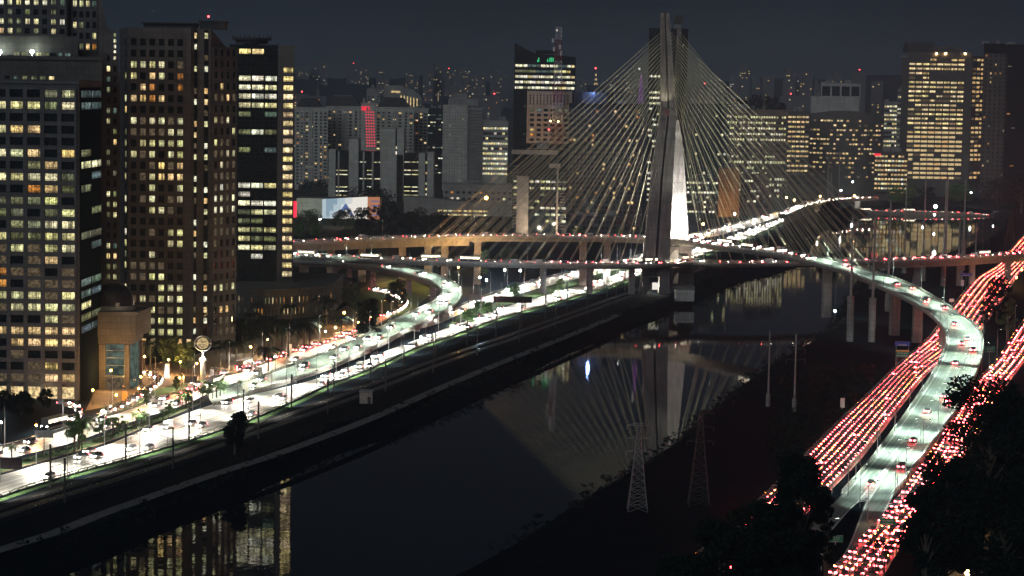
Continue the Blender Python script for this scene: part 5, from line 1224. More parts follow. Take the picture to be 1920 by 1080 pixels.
# tree in the red expressway, trees by the river, wooded clumps
OT = [((1868, 605), 517, 30, 2600, 'leaf_dark', .5, 'dark tree standing inside the red expressway'),
      ((1845, 625), 560, 18, 1000, 'leaf_dark', .45, 'smaller dark tree next to the one inside the red expressway'),
      ((1890, 640), 560, 22, 1200, 'leaf', .5, 'tree lit amber between the red expressway and the service road'),
      ((440, 852), 770, 30, 3600, 'leaf_dark', .4, 'dark bushy tree beside the railway masts'),
      ((1556, 440), 378, 32, 3000, 'leaf_dark', .9, 'dark rounded tree in front of the far river bend'),
      ((1583, 438), 388, 16, 900, 'leaf_dark', .9, 'small dark tree at the foot of the far river bend tree'),
      ((684, 452), 388, 30, 1800, 'leaf_dark', .8, 'dark tree in front of the orange end of the mural'),
      ((725, 455), 382, 36, 2200, 'leaf_dark', .8, 'dark tree between the mural and the theatre'),
      ((775, 455), 393, 44, 2400, 'leaf_dark', .8, 'wide dark tree in front of the theatre wall'),
      ((825, 452), 398, 36, 2000, 'leaf_dark', .8, 'dark tree at the foyer side of the theatre'),
      ((880, 450), 405, 34, 1600, 'leaf_dark', .8, 'dark tree where the first stays meet the skyline'),
      ((925, 447), 408, 28, 1300, 'leaf_dark', .8, 'dark tree next to the ladder-like balconies'),
      ((640, 430), 392, 26, 1500, 'leaf', .7, 'street-lit tree in front of the mural'),
      ((575, 432), 392, 34, 1700, 'leaf', .7, 'tree in front of the blank store wall'),
      ((560, 448), 420, 14, 600, 'leaf_bright', .6, 'small amber-lit tree by the amber window strip'),
      ((592, 446), 422, 14, 600, 'leaf_bright', .6, 'small amber-lit tree under the store wall'),
      ((590, 372), 338, 42, 1500, 'leaf_dark', 1.2, 'dark wooded clump at the foot of the first pale apartment tower'),
      ((700, 385), 352, 60, 1600, 'leaf_dark', 1.2, 'dark wooded clump at the foot of the finned office'),
      ((1190, 445), 418, 18, 900, 'leaf_bright', .6, 'green-lit tree by the mast behind the upper deck'),
      ((1165, 446), 425, 14, 500, 'leaf_bright', .6, 'smaller green-lit tree behind the upper deck'),
      ((1085, 446), 425, 16, 600, 'leaf_bright', .6, 'amber-green tree behind the upper deck near the dark slab'),
      ((1375, 402), 380, 24, 900, 'leaf_dark', .9, 'dark tree at the foot of the brown wall'),
      ((935, 338), 314, 18, 600, 'leaf_dark', 1.1, 'dark tree at the foot of the brightly lit office'),
      ((1685, 380), 348, 40, 1200, 'leaf_bright', 1.1, 'lit green trees below the red-signed office'),
      ((1800, 378), 344, 36, 1100, 'leaf_bright', 1.1, 'lit green tree below the big warm tower'),
      ((1870, 385), 335, 44, 1200, 'leaf_dark', 1.2, 'dark tree below the black towers'),
      ((1915, 400), 325, 40, 1200, 'leaf_dark', 1.2, 'dark tree at the view edge below the black towers'),
      ((1740, 378), 350, 24, 700, 'leaf_dark', 1.1, 'dark tree in front of the parking deck'),
      ((950, 512), 462, 22, 900, 'leaf', .6, 'street tree in the blue light under the lower deck'),
      ((905, 520), 468, 20, 800, 'leaf_bright', .6, 'orange-lit street tree under the lower deck'),
      ((985, 505), 465, 24, 800, 'leaf_dark', .6, 'dark street tree under the lower deck'),
      ((845, 525), 480, 22, 800, 'leaf_dark', .6, 'dark tree inside the bend of the pale ramp'),
      ((740, 575), 525, 26, 1100, 'leaf_dark', .6, 'dark tree under the pale ramp columns'),
      ((690, 640), 560, 34, 2000, 'leaf_dark', .6, 'dark tree on the lawn inside the pale ramp'),
      ((655, 575), 530, 24, 900, 'leaf', .6, 'tree beside the curved stone podium'),
      ((965, 556), 530, 14, 700, 'leaf_bright', .4, 'bright green tree on the median near the sign gantry'),
      ((880, 604), 578, 20, 1200, 'leaf_bright', .4, 'bright green bushy tree where the ramp crosses the median'),
      ((898, 590), 564, 16, 1000, 'leaf_bright', .4, 'bright green tree behind the dark sign gantry'),
      ((915, 588), 566, 14, 700, 'leaf_bright', .4, 'small green tree close to the dark sign gantry'),
      ((1050, 545), 520, 10, 500, 'leaf_bright', .35, 'little green tree on the thin median before the mast'),
      ((275, 760), 730, 10, 700, 'leaf', .35, 'clipped dark green tree beside the orange panel'),
      ((330, 735), 705, 8, 500, 'leaf', .35, 'small round tree by the curving driveway'),
      ((320, 690), 630, 30, 2000, 'leaf', .5, 'dark tree at the foot of the six-column tower'),
      ((350, 700), 640, 24, 1500, 'leaf', .5, 'dark tree behind the globe sign'),
      ((40, 778), 735, 30, 2000, 'leaf_dark', .5, 'dark tree in front of the office block entrance'),
      ((85, 770), 728, 16, 900, 'leaf_dark', .45, 'small dark tree by the lit entrance hall'),
      ((8, 775), 730, 20, 900, 'leaf_dark', .45, 'dark tree at the corner of the office block entrance')]
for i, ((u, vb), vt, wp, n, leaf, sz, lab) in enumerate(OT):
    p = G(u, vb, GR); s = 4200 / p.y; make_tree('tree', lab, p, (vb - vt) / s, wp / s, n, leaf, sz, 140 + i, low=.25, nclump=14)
# roof trees of the green-windowed office
for i, (u, vt, w, lab) in enumerate(((1392, 186, 16, 'dark tree on the roof garden, first from the mast'), (1418, 178, 22, 'tallest dark tree on the roof garden'), (1446, 182, 20, 'dark tree on the roof garden, next to the tallest'), (1466, 193, 10, 'smallest dark tree at the end of the roof garden'))):
    p = P(u, 206, 1985); make_tree('tree', lab, p, (206 - vt) / 4200 * 1985, w / 4200 * 1985, 700, 'leaf_dark', 1.0, 260 + i, low=.12, nclump=10)
# median palms and small street trees
mt = [(22, 862, 833), (140, 848, 785), (154, 846, 782), (148, 841, 788), (187, 826, 790), (200, 820, 785), (212, 818, 780), (222, 815, 783), (235, 807, 788), (255, 803, 772), (264, 800, 771), (272, 797, 775), (305, 787, 766), (316, 783, 755), (342, 768, 735), (349, 766, 732), (354, 764, 735), (375, 757, 727), (380, 754, 724), (391, 750, 718), (399, 748, 715), (406, 746, 714), (413, 743, 713), (420, 741, 714), (450, 727, 712), (1095, 528, 512), (1118, 524, 508)]
proto_t = {}
for i, (u, vb, vt) in enumerate(mt):
    p = G(u, vb, GR + .2); h = (vb - vt) * p.y / 4200 * 1.05; kind = i % 3
    lab = f"{['feathery young palm', 'small round-headed street tree', 'slim young palm'][kind]} on the green median, {ordn(i)} counting away from the frame edge"
    if kind not in proto_t:
        t = make_palm('palm_tree', lab, p, h * .8, h * .52, 'leaf_bright', 500 + i, 'young trees on the green median', 24) if kind != 1 else make_tree('small_tree', lab, p, h * 1.1, h * .42, 1800, 'leaf_bright', .3, 500 + i, low=.4, nclump=7, group='young trees on the green median')
        proto_t[kind] = (t, h)
    else:
        t, h0 = proto_t[kind]; copy_tree(t, p, RN.uniform(0, 6), lab, h / h0)
# planting under the median palms: ground cover
mb = MB()
for p, d in walk(between(md, .35, .1), 1.1):
    if RN.random() < .75:
        for _ in range(10):
            q = p + Vector((RN.uniform(-.8, .8), RN.uniform(-1, 1), 0)); a = RN.uniform(0, 6.3); k = Vector((math.cos(a), math.sin(a), 0)) * RN.uniform(.15, .4); mb.quad((q - k, q + k, q + k * .6 + Vector((.1, 0, RN.uniform(.3, .9)))))
tag(mb.build('ground_cover', 'leaf'), 'low shrubs covering the palm median', 'planting', kind='stuff')
# dark palms and trees of the plaza
pp = [(405, 668, 640), (425, 680, 640), (443, 690, 640), (433, 640, 600), (455, 650, 600), (470, 630, 585), (480, 665, 612), (497, 676, 618), (505, 640, 592), (515, 660, 605), (528, 650, 600), (540, 668, 612), (556, 660, 606), (570, 655, 606), (580, 648, 604), (590, 638, 598), (598, 625, 592), (612, 612, 574), (620, 600, 560), (640, 632, 592), (545, 610, 570), (480, 600, 566), (560, 590, 556), (585, 588, 552), (600, 575, 545), (660, 560, 520), (690, 550, 515), (270, 690, 640), (282, 692, 636), (503, 700, 650), (474, 672, 622), (605, 600, 555), (628, 560, 518)]
pal = None
for i, (u, vb, vt) in enumerate(pp):
    p = G(u, vb, GR); h = (vb - vt) * p.y / 4200; lab = f'tall dark palm on the orange-lit plaza, {ordn(i)} in the rows between globe sign and ramp'
    if pal is None: pal = (make_palm('palm_tree', lab, p, h * .85, 3.6, 'leaf_dark', 601, 'palms on the orange-lit plaza', 17), h)
    else: copy_tree(pal[0], p, RN.uniform(0, 6), lab, h / pal[1])
for i, (u, vb, vt, lab) in enumerate(((1640, 1120, 1015, 'palm with drooping crown against the red service road lights'), (1656, 1122, 1018, 'second palm of the pair against the red service road lights'))):
    p = G(u, vb, GR); h = (vb - vt) * p.y / 4200; make_palm('palm_tree', lab, p, h, 2.6, 'leaf_dark', 700 + i, None, 18)
# bank scrub: dark bushes along both river banks
mb = MB()
for q, sg in ((lt, 1), (rt_, -1)):
    for p, d in walk(q[3:], 3.0):
        if p.y > 1500: break
        for _ in range(3):
            c = p + Vector((sg * RN.uniform(-5.5, 3) * (-1), RN.uniform(-2, 2), RN.uniform(-2.2, .5))); r = RN.uniform(.5, 1.5); leaf_cloud(mb, [(c, r, .6)], 16, .4)
for _ in range(500):
    u, v = RN.uniform(1450, 1640), RN.uniform(690, 860)
    if u < 1440 + (v - 690) * -.4 or v > 860 - (u - 1500) * 1.0 or v < 640 + (1640 - u) * .4: continue
    p = G(u, v, GR); leaf_cloud(mb, [(p + Vector((0, 0, .8)), RN.uniform(1, 2.4), .7)], 26, .5)
tag(mb.build('undergrowth', 'leaf_dark'), 'dark scrub along both river banks', 'scrub', kind='stuff')

# ------------------------------------------------------------------ power line masts
def monopole(u, vb, h, base_h, arms, label, w=.75, group='power masts by the river', z=GR):
    p = G(u, vb, z); r = thing('power_mast', label, 'power mast', p, group); mb = MB()
    mb.tube([p, p + Vector((0, 0, h))], w * .8, 8, 0, w * .45); mb.build('pole', 'plain_wall', r)
    if base_h: mb = MB(); mb.tube([p - Vector((0, 0, 1)), p + Vector((0, 0, base_h))], w * 1.75, 10, 0, w * 1.75); mb.build('footing', 'concrete', r)
    for k in range(arms):
        mb = MB(); z_ = h * .97 - k * (h * .1 if h > 30 else 3.2) - 1; hw = 4.2 if h > 30 else 2.8
        mb.tube([p + Vector((-hw, 0, z_ + .4)), p + Vector((0, 0, z_)), p + Vector((hw, 0, z_ + .4))], .14, 5)
        for s in (-1, 1): mb.tube([p + Vector((s * hw, 0, z_ + .4)), p + Vector((s * hw, 0, z_ - 1.3))], .11, 5)
        mb.build('cross_arm', 'steel_dark', r)
    return r
monopole(1593, 640, 49.5, 18, 3, 'concrete power mast on a thick footing in front of the ramp, nearer the water', .8)
monopole(1634, 641, 49.5, 17.5, 3, 'concrete power mast on a thick footing in front of the ramp, further from the water', .8)
for u, vb, h, bh, ar, lab in ((1664, 584, 50, 8, 2, 'power mast just behind the ramp parapet'), (1695, 512, 50, 9, 2, 'power mast in front of the lower deck where the last stays end'), (1730, 527, 53, 15, 0, 'power mast with thick footing between river bend and far expressway'), (1768, 536, 54, 18, 0, 'power mast with thickest footing under the lower deck end'), (1772, 505, 52, 0, 0, 'thin power mast paired with the thick-footed one'), (1805, 507, 51, 17, 1, 'power mast rising over the lower deck near the red lights'), (1798, 477, 20, 0, 2, 'short power mast beyond the lower deck'), (1829, 479, 20, 0, 3, 'short power mast with three clear arms beyond the lower deck'), (1550, 420, 50, 0, 2, 'far power mast behind the dark rounded tree'), (1571, 420, 52, 0, 0, 'far power mast paired with the one behind the dark rounded tree')):
    monopole(u, vb, h, bh, ar, lab, .75)
monopole(1440, 762, 23.5, 4, 3, 'short power mast on the dark bank, nearer the water', .42)
monopole(1489, 772, 24, 4, 3, 'short power mast on the dark bank, further from the water', .42)
def lattice(u, vb, h, w, label, mats=('steel_grey',), arms=3, Y=None, z0=GR, name='lattice_tower', cat='pylon', sect=12, cyc=1, th=.09, wt=.16):
    p = G(u, vb, z0) if Y is None else P(u, vb, Y); r = thing(name, label, cat, p); W_ = lambda t: w * (1 - t) ** 1.25 * (1 - wt) + w * wt
    mb = MB(); c = [(-1, -1), (1, -1), (1, 1), (-1, 1)]
    def q(k, t): return p + Vector((c[k % 4][0] * W_(t) / 2, c[k % 4][1] * W_(t) / 2, h * t))
    for i in range(sect):
        a, b = i / sect, (i + 1) / sect; m = int(i // max(1, sect // cyc // 2)) % len(mats)
        for k in range(4):
            mb.tube([q(k, a), q(k, b)], th, 4, m); mb.tube([q(k, a), q(k + 1, b)], th * .6, 4, m); mb.tube([q(k + 1, a), q(k, b)], th * .6, 4, m); mb.tube([q(k, b), q(k + 1, b)], th * .6, 4, m)
    mb.build('frame', list(mats), r)
    for k in range(arms):
        mb = MB(); z_ = h * (.97 - .15 * k); hw = w * .62
        for s in (-1, 1):
            for d in (0, .7): mb.tube([p + Vector((0, 0, z_ + d)), p + Vector((s * hw, 0, z_ + .1))], th * .7, 4)
            mb.tube([p + Vector((s * hw, 0, z_ + .1)), p + Vector((s * hw, 0, z_ - .9))], th * .8, 4)
        mb.build('cross_arm', mats[0], r)
    return r
lattice(1195, 957, 20.5, 4.6, 'steel lattice pylon at the water edge in front of the mast reflection')
lattice(1310, 947, 22.5, 5, 'darker steel lattice pylon further up the bank', ('steel_dark',))
lattice(1846, 478, 22, 7, 'far lattice pylon beside the red expressway', ('steel_dark',), 2)
lattice(1893, 470, 26, 7, 'far lattice pylon at the bend of the red expressway', ('steel_dark',), 2)
lattice(1557, 372, 24, 5, 'pale lattice mast in front of the broad curved office', ('plain_wall',), 0, cat='mast')
t = lattice(1044, 272, 85, 8, 'red and white lattice antenna mast with a white top light', ('lattice_red', 'lattice_white'), 0, Y=1632, name='antenna_mast', cat='antenna mast', sect=28, cyc=2.5, th=.2, wt=.5)
mb = MB(); p = P(1044, 57, 1632); mb.tube([p - Vector((0, 0, 3)), p], .12, 5); mb.ball(p, .8, 8, 5, 1); mb.build('beacon', ['steel_dark', 'screen_white'], t)
for k, (u, v) in enumerate(((1037, 76), (1050, 88), (1039, 92), (1052, 100))):
    mb = MB(); p = P(u, v, 1630); mb.prism([(p.x + .9 * math.cos(a * .785), p.y + .4 * math.sin(a * .785)) for a in range(8)], p.z - 1.6, p.z + 1.6); mb.build('antenna', 'lattice_white', t)
for u, v in ((1029, 243), (1047, 228), (1032, 227)): mb = MB(); mb.ball(P(u, v, 1625), .55, 6, 4); mb.build('warning_light', 'lamp_red' if u == 1029 else 'lamp_warm', t)
t = lattice(1201, 193, 20, 3.4, 'slim lattice mast wound in purple lights with a white star', ('lamp_purple',), 0, Y=1590, name='antenna_mast', cat='antenna mast', sect=12, cyc=4, th=.06, wt=.25)
t.location.z = t.location.z
mb = MB(); p = P(1199, 129, 1590); mb.tube([P(1200, 150, 1590), p], .12, 5); mb.ball(p, .85, 8, 5, 1); mb.build('beacon', ['steel_dark', 'screen_white'], t)
t = lattice(1117, 164, 18, 5, 'far hazy mast with a red beacon beside the slanted-roof tower', ('steel_dark', 'win_gold'), 0, Y=3000, name='antenna_mast', cat='antenna mast', sect=6, cyc=2, th=.3)
mb = MB(); mb.ball(P(1117, 128, 3000), 1.2, 6, 4); mb.tube([P(1117, 150, 3000), P(1117, 128, 3000)], .3, 4, 1); mb.build('beacon', ['lamp_red', 'steel_dark'], t)

# ------------------------------------------------------------------ lamp posts
def post_proto(h, arm, double, bulb):
    mb = MB(); mb.tube([(0, 0, 0), (0, 0, h)], .11, 6, 0, .06)
    hd = MB()
    for s in ((-1, 1) if double else (1,)):
        mb.tube([(0, 0, h), (s * arm * .5, 0, h + .35), (s * arm, 0, h + .4)], .05, 5)
        hd.hexa([(s * arm - .45, -.14, h + .28), (s * arm + .45, -.14, h + .28), (s * arm + .45, .14, h + .28), (s * arm - .45, .14, h + .28)], [(s * arm - .4, -.1, h + .45), (s * arm + .4, -.1, h + .45), (s * arm + .4, .1, h + .45), (s * arm - .4, .1, h + .45)], 0)
        b = MB(); hd.quad([(s * arm - .38, -.12, h + .27), (s * arm + .38, -.12, h + .27), (s * arm + .38, .12, h + .27), (s * arm - .38, .12, h + .27)], 1)
    return mb.mesh('pole', 'steel_grey'), hd.mesh('lamp_head', ['steel_dark', bulb])
PROTO = {}
def post(p, ang, label, h=9, arm=1.6, double=False, bulb='lamp_white', group=None, light=None):
    k = (h, arm, double, bulb)
    if k not in PROTO: PROTO[k] = post_proto(*k)
    r = thing('street_lamp', label, 'street lamp', p, group); r.rotation_euler = (0, 0, ang)
    for nm, me in zip(('pole', 'lamp_head'), PROTO[k]):
        o = bpy.data.objects.new(nm, me); COL.objects.link(o); o.parent = r
    if light:
        d = Vector((math.cos(ang), math.sin(ang), 0)) * arm * .8
        for s in ((-1, 1) if double else (1,)): q = Vector(p) + d * s + Vector((0, 0, h + .1)); lamp(q, light[0], light[1], .25, rad(104), q - Vector((0, 0, 5)) + d.normalized() * s * 2.1, .5)
    return r
GREEN, WHITE, AMBER, BLUE = (.78, 1, .80), (1, .96, .86), (1, .52, .16), (.55, .78, 1)
def posts(path, t, spacing, start, lab, inward, **kw):
    for i, (p, d) in enumerate(walk(between(path, t), spacing, start)):
        s = along_w(path, p) * inward
        if p.y > 1330 and kw.get('light'):                       # too far to make out: only its light
            q = p + s * 1.6 + Vector((0, 0, 10)); lamp(q, kw['light'][0], kw['light'][1], .25, rad(104), q - Vector((0, 0, 5)) + s * 2.1, .5); continue
        post(p, math.atan2(s.y, s.x), f'{lab}, {ordn(i)} along', **kw)
def along_w(path, p):
    a, b = min(path, key=lambda q: (q[0] - p).length + (q[1] - p).length); return (b - a).normalized()
posts(rl, .0, 26, 10, 'thin lamp post on the outer edge of the pale curved ramp', 1, h=8.5, arm=1.8, light=(GREEN, 14000), group='lamps on the pale curved ramp')
posts(rl, 1.0, 30, 20, 'thin lamp post on the inner edge of the pale curved ramp', -1, h=8.5, arm=1.8, light=(GREEN, 8500), group='lamps on the pale curved ramp')
posts(udr, .0, 30, 10, 'slender lamp post on the outer edge of the long ramp beyond the mast', 1, h=9.5, arm=2, light=(GREEN, 21000), group='lamps on the long ramp')
posts(udr, 1.0, 34, 25, 'slender lamp post on the water side of the long ramp beyond the mast', -1, h=9.5, arm=2, light=((.80, 1, .93), 15000), group='lamps on the long ramp')
posts(udl, .0, 46, 20, 'lamp post on the upper deck before the mast', 1, h=9, arm=1.6, light=(WHITE, 2200), group='lamps on the bridge decks')
posts(ld, 1.0, 44, 10, 'lamp post on the lower bridge deck', -1, h=9, arm=1.6, light=(WHITE, 1500), group='lamps on the bridge decks')
posts(widen(e2, 2), .0, 32, 20, 'tall lamp post on the office side of the narrower expressway', 1, h=11, arm=2.2, light=((1, .95, .84), 31000), group='lamps along the expressways')
posts(widen(e1, 2.2), .0, 34, 30, 'tall lamp post between the two white-lit roads', 1, h=11, arm=2.2, light=((1, .95, .84), 34000), group='lamps along the expressways')
posts(widen(e1, 2.2), 1.0, 34, 13, 'tall lamp post on the railway side of the pale-lit expressway', -1, h=11, arm=2.2, light=((1, .95, .84), 34000), group='lamps along the expressways')
posts(widen(re_, 2), 1.0, 45, 30, 'lamp post on the ramp side of the red expressway', -1, h=11, arm=2.4, light=((1, .75, .55), 2200), group='lamps along the red expressway')
posts(widen(lr, 2), .0, 50, 20, 'lamp post beside the red service road', 1, h=10, arm=2.4, light=((1, .7, .45), 1500), group='lamps along the service road')
for u, v, lab in ((1612, 952, 'lamp post at the grass tip where the ramp forks'), (1678, 930, 'lamp post at the hatched kerb by the dark tree'), (1590, 930, 'lamp post on the river side of the ramp fork')):
    post(G(u, v, GR + .3), rad(150 if u > 1650 else 40), lab, h=10, arm=2, light=((.8, 1, .92), 4500), group='lamps on the long ramp')
# plaza and street lamps: position, bulb, what they stand by
PL = [(245, 697, 661, 'lamp_warm', 'by the pavilion corner, brightest'), (250, 718, 686, 'lamp_orange', 'at the bend of the curved driveway'), (208, 735, 694, 'lamp_orange', 'in front of the pavilion glass'), (271, 700, 668, 'lamp_orange', 'under the six-column tower, nearest the pavilion'), (316, 702, 674, 'lamp_orange', 'under the six-column tower, middle of its front'), (338, 706, 678, 'lamp_orange', 'under the six-column tower, nearest the globe sign'), (369, 712, 681, 'lamp_orange', 'beside the globe sign column'), (337, 730, 708, 'lamp_orange', 'behind the dark sign panel'), (264, 738, 706, 'lamp_orange', 'at the driveway crossing'), (260, 758, 728, 'lamp_orange', 'on the verge by the orange panel'), (218, 768, 740, 'lamp_orange', 'on the verge near the parked queue'), (174, 760, 731, 'lamp_orange', 'at the lit entrance hall'), (68, 825, 797, 'lamp_orange', 'beside the green-grey billboard'), (2, 815, 791, 'lamp_white', 'at the frame edge by the side street'), (516, 698, 668, 'lamp_white', 'at the plaza exit kerb'), (645, 612, 586, 'lamp_orange', 'among palms below the ramp'), (610, 646, 621, 'lamp_white', 'where red cars wait on the plaza'), (470, 690, 650, 'lamp_warm', 'among the plaza palms'), (502, 668, 636, 'lamp_warm', 'further among the plaza palms'), (600, 640, 612, 'lamp_warm', 'near the plaza lawn'), (629, 640, 614, 'lamp_warm', 'at the plaza lawn corner'), (672, 630, 604, 'lamp_warm', 'at the foot of the ramp slope'), (694, 622, 595, 'lamp_warm', 'by the ramp abutment'), (442, 665, 645, 'lamp_white', 'under the dark palms'), (859, 540, 500, 'lamp_orange', 'inside the ramp bend'), (733, 525, 497, 'lamp_orange', 'behind the ramp start'), (899, 560, 520, 'lamp_white', 'by the ramp apex over the blue-lit park'), (946, 530, 506, 'lamp_white', 'in the blue-lit park, first'), (975, 530, 507, 'lamp_white', 'in the blue-lit park, second'), (912, 540, 525, 'lamp_white', 'in the blue-lit park, third'), (1090, 500, 477, 'lamp_white', 'between the two decks'), (1145, 515, 497, 'lamp_white', 'beyond the median by the mast'), (911, 420, 371, 'lamp_orange', 'glaring over the hall roof'), (645, 425, 399, 'lamp_warm', 'in front of the mural'), (575, 425, 412, 'lamp_white', 'under the blank store wall'), (600, 424, 411, 'lamp_white', 'near the mural edge'), (962, 345, 316, 'lamp_white', 'beside the brightly lit office'), (1116, 440, 414, 'lamp_white', 'at the shop row, first'), (1189, 440, 417, 'lamp_white', 'at the shop row, second'), (1410, 395, 371, 'lamp_warm', 'at the brown wall corner'), (1287, 402, 373, 'lamp_white', 'beside the lit mast leg'), (1474, 400, 370, 'lamp_warm', 'at the overpass, first'), (1489, 402, 375, 'lamp_warm', 'at the overpass, second'), (1537, 395, 368, 'lamp_warm', 'at the overpass, third'), (1576, 385, 357, 'lamp_white', 'beyond the far river tree'), (1601, 400, 367, 'lamp_warm', 'above the far ramp'), (1598, 372, 341, 'lamp_white', 'on the far embankment, first'), (1665, 372, 341, 'lamp_white', 'on the far embankment, second'), (1531, 370, 341, 'lamp_white', 'on the far embankment, third'), (1877, 375, 345, 'lamp_white', 'on the far embankment, fourth'), (1753, 420, 387, 'lamp_white', 'glaring beside the far river bend'), (1820, 385, 361, 'lamp_white', 'on the far ramp by the parking deck'), (1752, 410, 407, 'lamp_white', 'low over the far water'), (1813, 1110, 1073, 'lamp_warm', 'in the garden under the broad dark tree'), (1905, 540, 520, 'lamp_orange', 'at the turn-off from the red expressway'), (1915, 528, 506, 'lamp_orange', 'above the turn-off from the red expressway'), (1377, 420, 401, 'lamp_white', 'on the green slope behind the mast'), (1318, 440, 420, 'lamp_warm', 'at the slope foot behind the mast'), (1565, 600, 583, 'lamp_white', 'on the dark bank by the water')]
COLR = {'lamp_warm': (1, .68, .34), 'lamp_orange': AMBER, 'lamp_white': (.92, 1, .9)}
for i, (u, vb, vt, bulb, where) in enumerate(PL):
    p = G(u, vb, GR); h = max(3, (vb - vt) * p.y / 4200)
    r = thing('street_lamp', f"{dict(lamp_warm='warm', lamp_orange='orange', lamp_white='white')[bulb]} street lamp {where}", 'street lamp', p)
    mb = MB(); mb.tube([p, p + Vector((0, 0, h))], .1, 6, 0, .06); mb.build('pole', 'steel_dark', r)
    rr = .34 if p.y < 900 else (.5 if p.y < 1500 else .75)
    if (u, vt) in ((911, 371), (245, 661), (1753, 387), (1813, 1073)): rr *= 1.7
    mb = MB(); mb.ball(p + Vector((0, 0, h)), rr, 8, 6); mb.build('globe', bulb, r)
    pw = 1500 * max(.3, (h / 6.5) ** 1.4) * (1 if p.y < 1300 else 1.8); pw = min(pw, 16000)
    lamp(p + Vector((0, -rr * 1.6, h + .3)), BLUE if 'blue-lit' in where else COLR[bulb], pw * {'lamp_orange': 4.5, 'lamp_warm': 6}.get(bulb, 1.3) * (5 if u in (733, 859) or 'blue-lit' in where else 1), .3)

# ------------------------------------------------------------------ streets, plaza, far roads
def flat(name, label, mat, pix, z, kind='structure'):
    mb = MB(); mb.quad([G(u, v, z) for u, v in pix]); return tag(mb.build(name, mat), label, kind=kind)
flat('plaza', 'paved plaza with orange light between towers and ramp', 'paving', [(160, 770), (330, 738), (470, 690), (700, 612), (760, 580), (700, 545), (600, 600), (430, 650), (250, 690), (180, 730)], GR + .02)
flat('lawn', 'lawn inside the loop of the pale ramp', 'grass', [(690, 605), (770, 585), (815, 545), (760, 520), (690, 535), (640, 560)], GR + .04)
flat('lawn', 'lawn strip beside the narrower expressway', 'grass', [(180, 785), (330, 743), (400, 715), (390, 708), (300, 728), (190, 765)], GR + .05)
sd = edges([(180, 775), (215, 765), (262, 738), (290, 716), (262, 700), (238, 690)], [(190, 780), (228, 768), (280, 738), (306, 714), (272, 696), (245, 684)], GR + .08, 2)
road('driveway', 'curving driveway with white headlights beside the pavilion', sd, z=0)
s2 = edges([(330, 745), (390, 712), (470, 682), (560, 655), (640, 628), (700, 600), (745, 580), (752, 566), (728, 552), (690, 545)], [(345, 748), (400, 717), (480, 688), (570, 660), (648, 633), (712, 602), (758, 580), (764, 562), (735, 546), (692, 540)], GR + .08, 3)
road('side_street', 'side street through the orange plaza, curling under the pale ramp', s2, z=0)
mb = MB(); stream(mb, sd, (.35, .65), 6.5, True, big=0); stream(mb, s2[-45:], (.3, .6), 8, True, big=0)
tag(mb.build('traffic', CARM, org=Vector(sd[0][0])), 'white headlights turning on the curved driveway and under the ramp', 'traffic', kind='stuff')
mb = MB(); stream(mb, s2[:-45], (.3, .7), 10, False, skip=.3)
tag(mb.build('traffic', CARA, org=Vector(s2[0][0])), 'red tail lights on the side street through the plaza', 'traffic', kind='stuff')
posts(s2[:-30], .0, 17, 6, 'low orange lamp along the plaza side street', 1, h=6.5, arm=1.4, bulb='lamp_orange', light=((1, .5, .14), 9000), group='lamps along the plaza side street')
posts(sd, 1.0, 15, 4, 'low orange lamp along the curved driveway', -1, h=6, arm=1.2, bulb='lamp_orange', light=((1, .52, .16), 2200), group='lamps along the curved driveway')
# small roundabout lane at the front block
s3 = edges([(85, 800), (120, 790), (140, 775), (135, 765), (118, 762)], [(90, 806), (128, 796), (155, 778), (148, 760), (120, 757)], GR + .08, 2)
road('driveway', 'small looping driveway in front of the square-window block', s3, z=0)
mb = MB(); stream(mb, s3, (.5,), 6.5, True, skip=.2); tag(mb.build('traffic', CARM, org=Vector(s3[0][0])), 'few headlights on the looping driveway by the office block', 'traffic', kind='stuff')
fr_ = [('far_overpass', 'far overpass crossing the river behind the mast', [(1290, 397), (1400, 396), (1500, 396), (1600, 396), (1700, 397), (1800, 400), (1865, 405)], 13, 10, 3.2, .55, 'win_gold', 2.0),
       ('far_overpass', 'farthest viaduct with a line of red and white lights', [(1470, 374), (1560, 371), (1650, 370), (1750, 371), (1850, 374), (1960, 378)], 17, 10, 3.0, .5, 'win_gold', 1.6),
       ('far_ramp', 'far curved ramp climbing towards the farthest viaduct', [(1470, 402), (1500, 388), (1540, 378), (1590, 373), (1640, 371)], 13, 9, 2.0, 0, None, 0)]
